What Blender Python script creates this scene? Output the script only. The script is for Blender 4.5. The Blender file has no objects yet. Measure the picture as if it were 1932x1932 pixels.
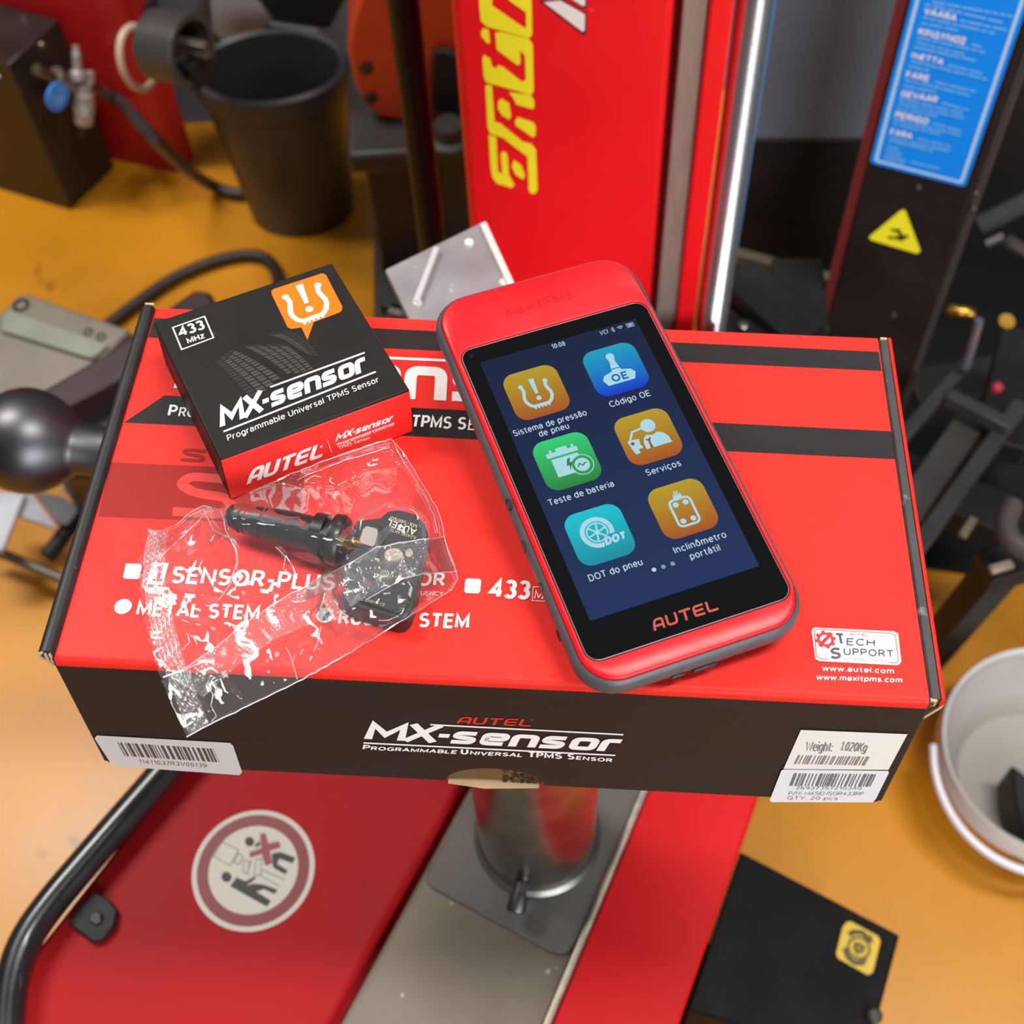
import bpy, math, random
from mathutils import Vector, Matrix, noise
from mathutils.geometry import tessellate_polygon, delaunay_2d_cdt

random.seed(7)
SC = bpy.context.scene
COL = SC.collection

# ------------------------------------------------------------------ camera
FPX, CX = 2600.0, 966.0                       # focal length in pixels of the 1932 px frame
CAM = Vector((0, 0, 1.45))
_d = Vector((101, 1601, 2600)).normalized()   # straight down, seen from the camera (x right, y down, z forward)
_Z = -_d
_Y = (Vector((0, 0, 1)) - _Z * _Z.z).normalized()
_X = _Y.cross(_Z)
C2W = Matrix((_X, _Y, _Z))                    # camera vector -> world vector
cam_data = bpy.data.cameras.new('camera')
cam = bpy.data.objects.new('camera', cam_data)
COL.objects.link(cam)
_r, _u, _b = C2W @ Vector((1, 0, 0)), C2W @ Vector((0, -1, 0)), C2W @ Vector((0, 0, -1))
cam.matrix_world = Matrix(((_r.x, _u.x, _b.x, CAM.x), (_r.y, _u.y, _b.y, CAM.y), (_r.z, _u.z, _b.z, CAM.z), (0, 0, 0, 1)))
cam_data.sensor_width = 36
cam_data.sensor_fit = 'HORIZONTAL'
cam_data.lens = 36 * FPX / 1932
cam_data.clip_start = 0.02
cam_data.dof.use_dof = True
cam_data.dof.focus_distance = 0.56
cam_data.dof.aperture_fstop = 12.0
SC.camera = cam

# ------------------------------------------------------------------ light, world, exposure
def area(name, loc, size, power, target, color=(1, 1, 1)):
    l = bpy.data.lights.new(name, 'AREA')
    l.shape = 'RECTANGLE'; l.size, l.size_y = size
    l.energy = power; l.color = color
    o = bpy.data.objects.new(name, l); COL.objects.link(o)
    o.location = loc
    zz = (Vector(loc) - Vector(target)).normalized(); xx = (Vector((1, 0, 0)) - zz * zz.x).normalized(); yy = zz.cross(xx)
    o.rotation_euler = Matrix(((xx.x, yy.x, zz.x), (xx.y, yy.y, zz.y), (xx.z, yy.z, zz.z))).to_euler()
    return o
area('ceiling_tube_light', (0.85, 0.20, 3.1), (1.1, 0.30), 54, (0.05, 0.3, 0.9), (1.0, 0.97, 0.93))
area('ceiling_tube_light_left', (-1.25, 1.40, 2.9), (1.2, 0.35), 58, (-0.45, 1.3, 0.0), (1.0, 0.96, 0.9))
area('ceiling_tube_light_far', (1.5, 2.5, 3.1), (1.5, 0.5), 30, (0.15, 0.35, 0.95), (1.0, 0.98, 0.95))
area('front_fill_light', (0.9, -2.0, 1.50), (1.8, 1.3), 64, (0.3, 0.7, 0.8), (0.94, 0.97, 1.0))  # unseen broad light behind the camera, fills the faces turned to it
world = bpy.data.worlds.new('workshop_air'); SC.world = world
world.use_nodes = True
world.node_tree.nodes['Background'].inputs[0].default_value = (0.82, 0.90, 1.0, 1)
world.node_tree.nodes['Background'].inputs[1].default_value = 0.10
SC.view_settings.view_transform = 'Standard'
SC.view_settings.look = 'None'
SC.view_settings.gamma = 1.0
SC.view_settings.use_curve_mapping = False
SC.view_settings.exposure = 0.0
SC.cycles.max_bounces = 7
SC.cycles.use_adaptive_sampling = True
SC.cycles.adaptive_threshold = 0.02
SC.cycles.diffuse_bounces = 3
SC.cycles.glossy_bounces = 3
SC.cycles.transparent_max_bounces = 12

# ------------------------------------------------------------------ pixel -> place helpers
def ray(p):
    return C2W @ Vector((p[0] - CX, p[1] - CX, FPX))
def hz(p, z):                                  # on the horizontal plane at height z
    r = ray(p); return CAM + r * ((z - CAM.z) / r.z)
def hy(p, y):                                  # on the vertical plane at distance y
    r = ray(p); return CAM + r * ((y - CAM.y) / r.y)
def hx(p, x):
    r = ray(p); return CAM + r * ((x - CAM.x) / r.x)
class Plane:
    """flat face with its own 2-D coordinates; m = 4x4 world matrix"""
    def __init__(s, m):
        s.m = m.copy(); s.i = m.inverted()
    def uv(s, p):
        o = s.i @ CAM; d = s.i.to_3x3() @ ray(p)
        q = o + d * (-o.z / d.z); return Vector((q.x, q.y))
    def P(s, u, v, h=0.0):
        return s.m @ Vector((u, v, h))

# ------------------------------------------------------------------ materials
def lin(c):
    if isinstance(c, str):
        c = [int(c[i:i + 2], 16) / 255 for i in (1, 3, 5)]
    return tuple(x / 12.92 if x <= 0.04045 else ((x + 0.055) / 1.055) ** 2.4 for x in c)
MATS = {}
def mat(name, col, rough=0.5, metal=0.0, var=0.0, scale=20.0, bump=0.0, bscale=200.0, coat=0.0, spec=0.5,
        emit=None, estr=1.0, speck=None, stretch=None):
    if name in MATS: return MATS[name]
    m = bpy.data.materials.new(name); m.use_nodes = True
    nt = m.node_tree; N = nt.nodes; L = nt.links
    b = N['Principled BSDF']
    c = lin(col)
    b.inputs['Roughness'].default_value = rough
    b.inputs['Metallic'].default_value = metal
    b.inputs['Specular IOR Level'].default_value = spec
    b.inputs['Coat Weight'].default_value = coat
    b.inputs['Coat Roughness'].default_value = 0.06
    b.inputs['Base Color'].default_value = (*c, 1)
    tc = N.new('ShaderNodeTexCoord'); mp = N.new('ShaderNodeMapping')
    L.new(tc.outputs['Object'], mp.inputs['Vector'])
    if stretch: mp.inputs['Scale'].default_value = stretch
    last = None
    if var:
        nz = N.new('ShaderNodeTexNoise'); nz.inputs['Scale'].default_value = scale; nz.inputs['Detail'].default_value = 6
        L.new(mp.outputs[0], nz.inputs['Vector'])
        mx = N.new('ShaderNodeMix'); mx.data_type = 'RGBA'
        cr = N.new('ShaderNodeMapRange'); cr.inputs[1].default_value = 0.3; cr.inputs[2].default_value = 0.7
        L.new(nz.outputs['Fac'], cr.inputs[0]); L.new(cr.outputs[0], mx.inputs[0])
        mx.inputs[6].default_value = (*[x * (1 - var) for x in c], 1)
        mx.inputs[7].default_value = (*[min(1, x * (1 + var) + 0.02 * var) for x in c], 1)
        last = mx.outputs[2]
        rr = N.new('ShaderNodeMapRange')
        rr.inputs[3].default_value = max(0.02, rough * (1 - 0.35)); rr.inputs[4].default_value = min(1, rough * 1.35)
        L.new(nz.outputs['Fac'], rr.inputs[0]); L.new(rr.outputs[0], b.inputs['Roughness'])
    if speck:                                   # dust and small scuffs: (colour, scale, threshold)
        vz = N.new('ShaderNodeTexNoise'); vz.inputs['Scale'].default_value = speck[1]; vz.inputs['Detail'].default_value = 3
        L.new(mp.outputs[0], vz.inputs['Vector'])
        vr = N.new('ShaderNodeMapRange'); vr.inputs[1].default_value = speck[2]; vr.inputs[2].default_value = speck[2] + 0.06
        L.new(vz.outputs['Fac'], vr.inputs[0])
        m2 = N.new('ShaderNodeMix'); m2.data_type = 'RGBA'
        L.new(vr.outputs[0], m2.inputs[0])
        if last: L.new(last, m2.inputs[6])
        else: m2.inputs[6].default_value = (*c, 1)
        m2.inputs[7].default_value = (*lin(speck[0]), 1)
        last = m2.outputs[2]
    if last: L.new(last, b.inputs['Base Color'])
    if bump:
        bz = N.new('ShaderNodeTexNoise'); bz.inputs['Scale'].default_value = bscale; bz.inputs['Detail'].default_value = 4
        L.new(mp.outputs[0], bz.inputs['Vector'])
        bp = N.new('ShaderNodeBump'); bp.inputs['Strength'].default_value = bump; bp.inputs['Distance'].default_value = 0.001
        L.new(bz.outputs['Fac'], bp.inputs['Height']); L.new(bp.outputs[0], b.inputs['Normal'])
    if emit:
        b.inputs['Emission Color'].default_value = (*lin(emit), 1)
        b.inputs['Emission Strength'].default_value = estr
    MATS[name] = m
    return m
def mat_screen(name, top, bottom=None, estr=1.0):
    """lit pixels under glass; optional top-to-bottom colour ramp of the graphic"""
    if name in MATS: return MATS[name]
    m = bpy.data.materials.new(name); m.use_nodes = True
    nt = m.node_tree; N = nt.nodes; L = nt.links; b = N['Principled BSDF']
    b.inputs['Base Color'].default_value = (0.004, 0.004, 0.005, 1)
    b.inputs['Roughness'].default_value = 0.05
    b.inputs['Emission Strength'].default_value = estr
    if bottom:
        tc = N.new('ShaderNodeTexCoord'); sx = N.new('ShaderNodeSeparateXYZ'); mx = N.new('ShaderNodeMix'); mx.data_type = 'RGBA'
        L.new(tc.outputs['Generated'], sx.inputs[0]); L.new(sx.outputs['Y'], mx.inputs[0])
        mx.inputs[6].default_value = (*lin(bottom), 1); mx.inputs[7].default_value = (*lin(top), 1)
        L.new(mx.outputs[2], b.inputs['Emission Color'])
    else:
        b.inputs['Emission Color'].default_value = (*lin(top), 1)
    MATS[name] = m
    return m
def mat_film(name, haze, rough, bump, bscale, gloss):
    if name in MATS: return MATS[name]
    m = bpy.data.materials.new(name); m.use_nodes = True
    nt = m.node_tree; N = nt.nodes; L = nt.links
    N.remove(N['Principled BSDF']); out = N['Material Output']
    tr = N.new('ShaderNodeBsdfTransparent'); tr.inputs[0].default_value = (0.985, 0.985, 0.985, 1)
    gl = N.new('ShaderNodeBsdfGlossy'); gl.inputs['Roughness'].default_value = rough; gl.inputs[0].default_value = (1, 1, 1, 1)
    df = N.new('ShaderNodeBsdfDiffuse'); df.inputs[0].default_value = (0.9, 0.9, 0.9, 1)
    fr = N.new('ShaderNodeFresnel'); fr.inputs[0].default_value = 1.5
    mu = N.new('ShaderNodeMath'); mu.operation = 'MULTIPLY'; mu.inputs[1].default_value = gloss; mu.use_clamp = True
    L.new(fr.outputs[0], mu.inputs[0])
    m1 = N.new('ShaderNodeMixShader'); m1.inputs[0].default_value = haze
    L.new(tr.outputs[0], m1.inputs[1]); L.new(df.outputs[0], m1.inputs[2])
    m2 = N.new('ShaderNodeMixShader')
    L.new(mu.outputs[0], m2.inputs[0]); L.new(m1.outputs[0], m2.inputs[1]); L.new(gl.outputs[0], m2.inputs[2])
    L.new(m2.outputs[0], out.inputs['Surface'])
    if bump:
        tc = N.new('ShaderNodeTexCoord')
        bz = N.new('ShaderNodeTexNoise'); bz.inputs['Scale'].default_value = bscale; bz.inputs['Detail'].default_value = 5
        L.new(tc.outputs['Object'], bz.inputs['Vector'])
        bp = N.new('ShaderNodeBump'); bp.inputs['Strength'].default_value = bump; bp.inputs['Distance'].default_value = 0.004
        L.new(bz.outputs['Fac'], bp.inputs['Height'])
        for n in (gl, fr): L.new(bp.outputs[0], n.inputs['Normal'])
    MATS[name] = m
    return m

# ------------------------------------------------------------------ object helpers
WM = {}                                        # world matrix of every object that parents parts
def tag(o, label, cat, group=None):
    o['label'] = label; o['category'] = cat
    if group: o['group'] = group
    return o
def thing(name, label, cat, m=None, group=None):
    o = bpy.data.objects.new(name, None); COL.objects.link(o)
    o.empty_display_size = 0.02
    if m is None: m = Matrix.Identity(4)
    elif isinstance(m, (tuple, Vector)): m = Matrix.Translation(Vector(m))
    o.matrix_world = m; WM[o.name] = m.copy()
    return tag(o, label, cat, group)
class MB:
    """mesh collector, world coordinates (or the frame m)"""
    def __init__(s, m=None):
        s.v = []; s.f = []; s.m = m or Matrix.Identity(4)
    def add(s, vs, fs):
        n = len(s.v); s.v += [s.m @ Vector(v) for v in vs]; s.f += [tuple(i + n for i in f) for f in fs]; return s
    def box(s, lo, hi):
        a, b = lo, hi
        vs = [(x, y, z) for z in (a[2], b[2]) for y in (a[1], b[1]) for x in (a[0], b[0])]
        return s.add(vs, [(0, 2, 3, 1), (4, 5, 7, 6), (0, 1, 5, 4), (2, 6, 7, 3), (0, 4, 6, 2), (1, 3, 7, 5)])
    def prism(s, pts, vec):
        """polygon (3-D points) swept along vec"""
        pts = [Vector(p) for p in pts]; n = len(pts); vec = Vector(vec)
        nrm = Vector((0, 0, 0))
        for i in range(n): nrm += pts[i].cross(pts[(i + 1) % n])
        if nrm.dot(vec) < 0: pts.reverse()
        tri = tessellate_polygon([pts])
        vs = pts + [p + vec for p in pts]
        fs = [(i, j, k) for i, j, k in tri]
        # orient triangles
        out = []
        for t in fs:
            a, b, c = (pts[i] for i in t)
            if (b - a).cross(c - a).dot(vec) < 0: out.append(tuple(reversed(t)))
            else: out.append(t)
        fs = [tuple(i + n for i in t) for t in out] + [tuple(reversed(t)) for t in out]
        fs += [(i, (i + 1) % n, (i + 1) % n + n, i + n) for i in range(n)]
        return s.add(vs, fs)
    def bar(s, a, b, w, h, up=(0, 0, 1)):
        a = Vector(a); b = Vector(b); d = (b - a).normalized(); sd = d.cross(Vector(up)).normalized(); u = sd.cross(d)
        vs = [p + sd * x * w / 2 + u * y * h / 2 for p in (a, b) for x, y in ((-1, -1), (1, -1), (1, 1), (-1, 1))]
        return s.add(vs, [(3, 2, 1, 0), (4, 5, 6, 7), (0, 1, 5, 4), (1, 2, 6, 5), (2, 3, 7, 6), (3, 0, 4, 7)])
    def tube(s, path, r, n=12, cap=True, smooth=0):
        path = [Vector(p) for p in path]
        for _ in range(smooth):
            q = [path[0]]
            for a, b in zip(path, path[1:]): q += [a.lerp(b, .25), a.lerp(b, .75)]
            path = q + [path[-1]]
        rs = r if isinstance(r, (list, tuple)) else [r] * len(path)
        if len(rs) != len(path): rs = [rs[0]] * len(path)
        t0 = (path[1] - path[0]).normalized()
        ref = Vector((0, 0, 1)) if abs(t0.z) < .9 else Vector((1, 0, 0))
        sd = t0.cross(ref).normalized(); vs = []; fs = []
        for i, p in enumerate(path):
            if i == 0: t = t0
            elif i == len(path) - 1: t = (path[i] - path[i - 1]).normalized()
            else: t = (path[i + 1] - path[i - 1]).normalized()
            sd = (sd - t * sd.dot(t)).normalized(); u = t.cross(sd)
            for k in range(n):
                a = 2 * math.pi * k / n; vs.append(p + (sd * math.cos(a) + u * math.sin(a)) * rs[i])
        for i in range(len(path) - 1):
            for k in range(n):
                k2 = (k + 1) % n; fs.append((i * n + k, i * n + k2, (i + 1) * n + k2, (i + 1) * n + k))
        if cap:
            fs.append(tuple(reversed(range(n)))); m0 = (len(path) - 1) * n; fs.append(tuple(range(m0, m0 + n)))
        return s.add(vs, fs)
    def lathe(s, prof, o, axis, n=32, cap=True):
        """prof = [(distance along axis, radius)]"""
        axis = Vector(axis).normalized(); o = Vector(o)
        return s.tube_prof([o + axis * h for h, _ in prof], [max(r, 1e-5) for _, r in prof], axis, n, cap)
    def tube_prof(s, path, rs, axis, n, cap):
        ref = Vector((0, 0, 1)) if abs(axis.z) < .9 else Vector((1, 0, 0))
        sd = axis.cross(ref).normalized(); u = axis.cross(sd); vs = []; fs = []
        for p, r in zip(path, rs):
            for k in range(n):
                a = 2 * math.pi * k / n; vs.append(p + (sd * math.cos(a) + u * math.sin(a)) * r)
        for i in range(len(path) - 1):
            for k in range(n):
                k2 = (k + 1) % n; fs.append((i * n + k, i * n + k2, (i + 1) * n + k2, (i + 1) * n + k))
        if cap:
            fs.append(tuple(reversed(range(n)))); m0 = (len(path) - 1) * n; fs.append(tuple(range(m0, m0 + n)))
        return s.add(vs, fs)
    def rings(s, rings, cap0=True, cap1=True):
        n = len(rings[0]); vs = [p for r in rings for p in r]; fs = []
        for i in range(len(rings) - 1):
            for k in range(n):
                k2 = (k + 1) % n; fs.append((i * n + k, i * n + k2, (i + 1) * n + k2, (i + 1) * n + k))
        if cap0: fs.append(tuple(reversed(range(n))))
        if cap1: m0 = (len(rings) - 1) * n; fs.append(tuple(range(m0, m0 + n)))
        return s.add(vs, fs)
    def build(s, name, material, parent=None, smooth=35, bevel=0, seg=2, kind=None):
        inv = WM[parent.name].inverted() if parent else Matrix.Identity(4)
        o0 = None
        vs = [inv @ v for v in s.v]
        if parent is None:
            lo = Vector([min(v[i] for v in vs) for i in range(3)]); hi = Vector([max(v[i] for v in vs) for i in range(3)])
            o0 = Vector(((lo.x + hi.x) / 2, (lo.y + hi.y) / 2, lo.z)); vs = [v - o0 for v in vs]
        me = bpy.data.meshes.new(name); me.from_pydata(vs, [], s.f); me.validate(); me.update()
        me.materials.append(material)
        o = bpy.data.objects.new(name, me); COL.objects.link(o)
        if o0: o.location = o0
        if parent: o.parent = parent
        WM[o.name] = (WM[parent.name] if parent else Matrix.Translation(o0))
        if smooth:
            me.polygons.foreach_set('use_smooth', [True] * len(me.polygons)); me.set_sharp_from_angle(angle=math.radians(smooth))
        if bevel:
            md = o.modifiers.new('edge', 'BEVEL'); md.width = bevel; md.segments = seg; md.limit_method = 'ANGLE'; md.angle_limit = math.radians(40)
        if kind: o['kind'] = kind
        return o
def rrect(x0, y0, x1, y1, r, n=6, z=0.0):
    pts = []
    for cx, cy, a0 in ((x1 - r, y0 + r, -90), (x1 - r, y1 - r, 0), (x0 + r, y1 - r, 90), (x0 + r, y0 + r, 180)):
        for k in range(n + 1):
            a = math.radians(a0 + 90 * k / n); pts.append(Vector((cx + r * math.cos(a), cy + r * math.sin(a), z)))
    return pts

# ------------------------------------------------------------------ flat print on a plane
class Sheet:
    def __init__(s, plane):
        s.pl = plane; s.v = []; s.f = []; s.h = []; s.n = 0
    def _add(s, vs, fs):
        n = len(s.v); s.v += [Vector((v[0], v[1])) for v in vs]; s.f += [tuple(i + n for i in f) for f in fs]
        s.h += [(s.n % 12) * 4e-6] * (len(s.v) - n); s.n += 1; return s
    def px(s, pts): return [s.pl.uv(p) for p in pts]
    def poly(s, pts, holes=()):                # pts in plane coordinates
        loops = [[Vector((p[0], p[1], 0)) for p in l] for l in (pts, *holes)]
        flat = [p for l in loops for p in l]
        fs = []
        for t in tessellate_polygon(loops):
            a, b, c = (flat[i] for i in t)
            fs.append(t if (b - a).cross(c - a).z > 0 else (t[0], t[2], t[1]))
        return s._add(flat, fs)
    def ppoly(s, pts): return s.poly(s.px(pts))
    def ribbon(s, pts, w, closed=False):
        P = [Vector((p[0], p[1])) for p in pts]
        P = [P[0]] + [b for a, b in zip(P, P[1:]) if (b - a).length > 1e-7]
        if closed and (P[0] - P[-1]).length < 1e-6: P.pop()
        n = len(P); L = []; R = []
        for i in range(n):
            if closed: a, b = P[i - 1], P[(i + 1) % n]
            else: a, b = P[max(i - 1, 0)], P[min(i + 1, n - 1)]
            d1 = (P[i] - a).normalized() if (P[i] - a).length > 1e-9 else (b - P[i]).normalized()
            d2 = (b - P[i]).normalized() if (b - P[i]).length > 1e-9 else d1
            n1 = Vector((-d1.y, d1.x)); n2 = Vector((-d2.y, d2.x)); m = n1 + n2
            m = m.normalized() if m.length > 1e-6 else n1
            k = 1 / max(m.dot(n1), 0.45)
            L.append(P[i] + m * w / 2 * k); R.append(P[i] - m * w / 2 * k)
        vs = L + R; fs = []
        for i in range(n if closed else n - 1):
            j = (i + 1) % n; fs.append((i, i + n, j + n, j))
        return s._add(vs, fs)
    def ell(s, c, a, b, n=28, hole=0.0):
        o = [(c[0] + a * math.cos(2 * math.pi * k / n), c[1] + b * math.sin(2 * math.pi * k / n)) for k in range(n)]
        if hole:
            i = [(c[0] + a * hole * math.cos(2 * math.pi * k / n), c[1] + b * hole * math.sin(2 * math.pi * k / n)) for k in range(n)]
            return s._add(o + i, [(k, (k + 1) % n, (k + 1) % n + n, k + n) for k in range(n)])
        return s._add(o, [tuple(range(n))])
    def aff(s, start, end, top, pixels=True):
        """returns f(x, y): unit text box (0..1 along the line, 0..1 baseline to cap height)"""
        a, b, c = (s.pl.uv(p) if pixels else Vector(p) for p in (start, end, top))
        return lambda x, y: a + (b - a) * x + (c - a) * y
    def text(s, body, start, end, top, bold=0.0, pixels=True):
        f = s.aff(start, end, top, pixels)
        k = (f(1, 0) - f(0, 0)).length / (f(0, 1) - f(0, 0)).length
        w = .115 + bold * 3.0; x = 0.0; st = []
        for ch in body:
            cw, paths = FONT[ch]
            for p in paths: st.append([(x + a, w / 2 + b * (1 - w)) for a, b in p])
            x += cw + .10 + w * .62
        x -= .10 + w * .62; q = k / (x + w * .5)
        for p in st:
            tmp = Sheet(None).ribbon([((a + w * .25) * q, b) for a, b in p], w * min(1.0, .55 + .45 * q) if q < 1 else w, len(p) > 12 and (Vector(p[0]) - Vector(p[-1])).length < 1e-6)
            s._add([f(v.x / k, v.y) for v in tmp.v], tmp.f)
        return s
    def glyphs(s, strokes, start, end, top, w, pixels=True):
        """strokes in unit line space: list of (points, closed); w = stroke width in cap heights"""
        f = s.aff(start, end, top, pixels)
        hgt = (f(0, 1) - f(0, 0)).length; wid = (f(1, 0) - f(0, 0)).length
        for pts, closed in strokes:
            # widen in a space of true proportion, then map
            k = wid / hgt; tmp = Sheet(None); tmp.ribbon([(x * k, y) for x, y in pts], w, closed)
            s._add([f(v.x / k, v.y) for v in tmp.v], tmp.f)
        return s
    def build(s, name, material, parent, off, kind=None):
        inv = WM[parent.name].inverted()
        me = bpy.data.meshes.new(name)
        me.from_pydata([inv @ s.pl.P(v.x, v.y, off + h) for v, h in zip(s.v, s.h)], [], s.f); me.update()
        me.materials.append(material)
        o = bpy.data.objects.new(name, me); COL.objects.link(o); o.parent = parent; WM[o.name] = WM[parent.name]
        if kind: o['kind'] = kind
        return o

# ------------------------------------------------------------------ lettering shapes
def arc(cx, cy, rx, ry, a0, a1, n=6):
    return [(cx + rx * math.cos(math.radians(a0 + (a1 - a0) * k / n)), cy + ry * math.sin(math.radians(a0 + (a1 - a0) * k / n))) for k in range(n + 1)]
def rpath(pts, r, n=4):
    """round the inner corners of an open polyline"""
    out = [pts[0]]
    for i in range(1, len(pts) - 1):
        a, b, c = Vector(pts[i - 1]), Vector(pts[i]), Vector(pts[i + 1])
        r1 = min(r, (a - b).length * .49, (c - b).length * .49)
        p, q = b + (a - b).normalized() * r1, b + (c - b).normalized() * r1
        for k in range(n + 1):
            t = k / n; out.append(tuple(p * (1 - t) ** 2 + b * 2 * t * (1 - t) + q * t * t))
    return out + [pts[-1]]
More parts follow.
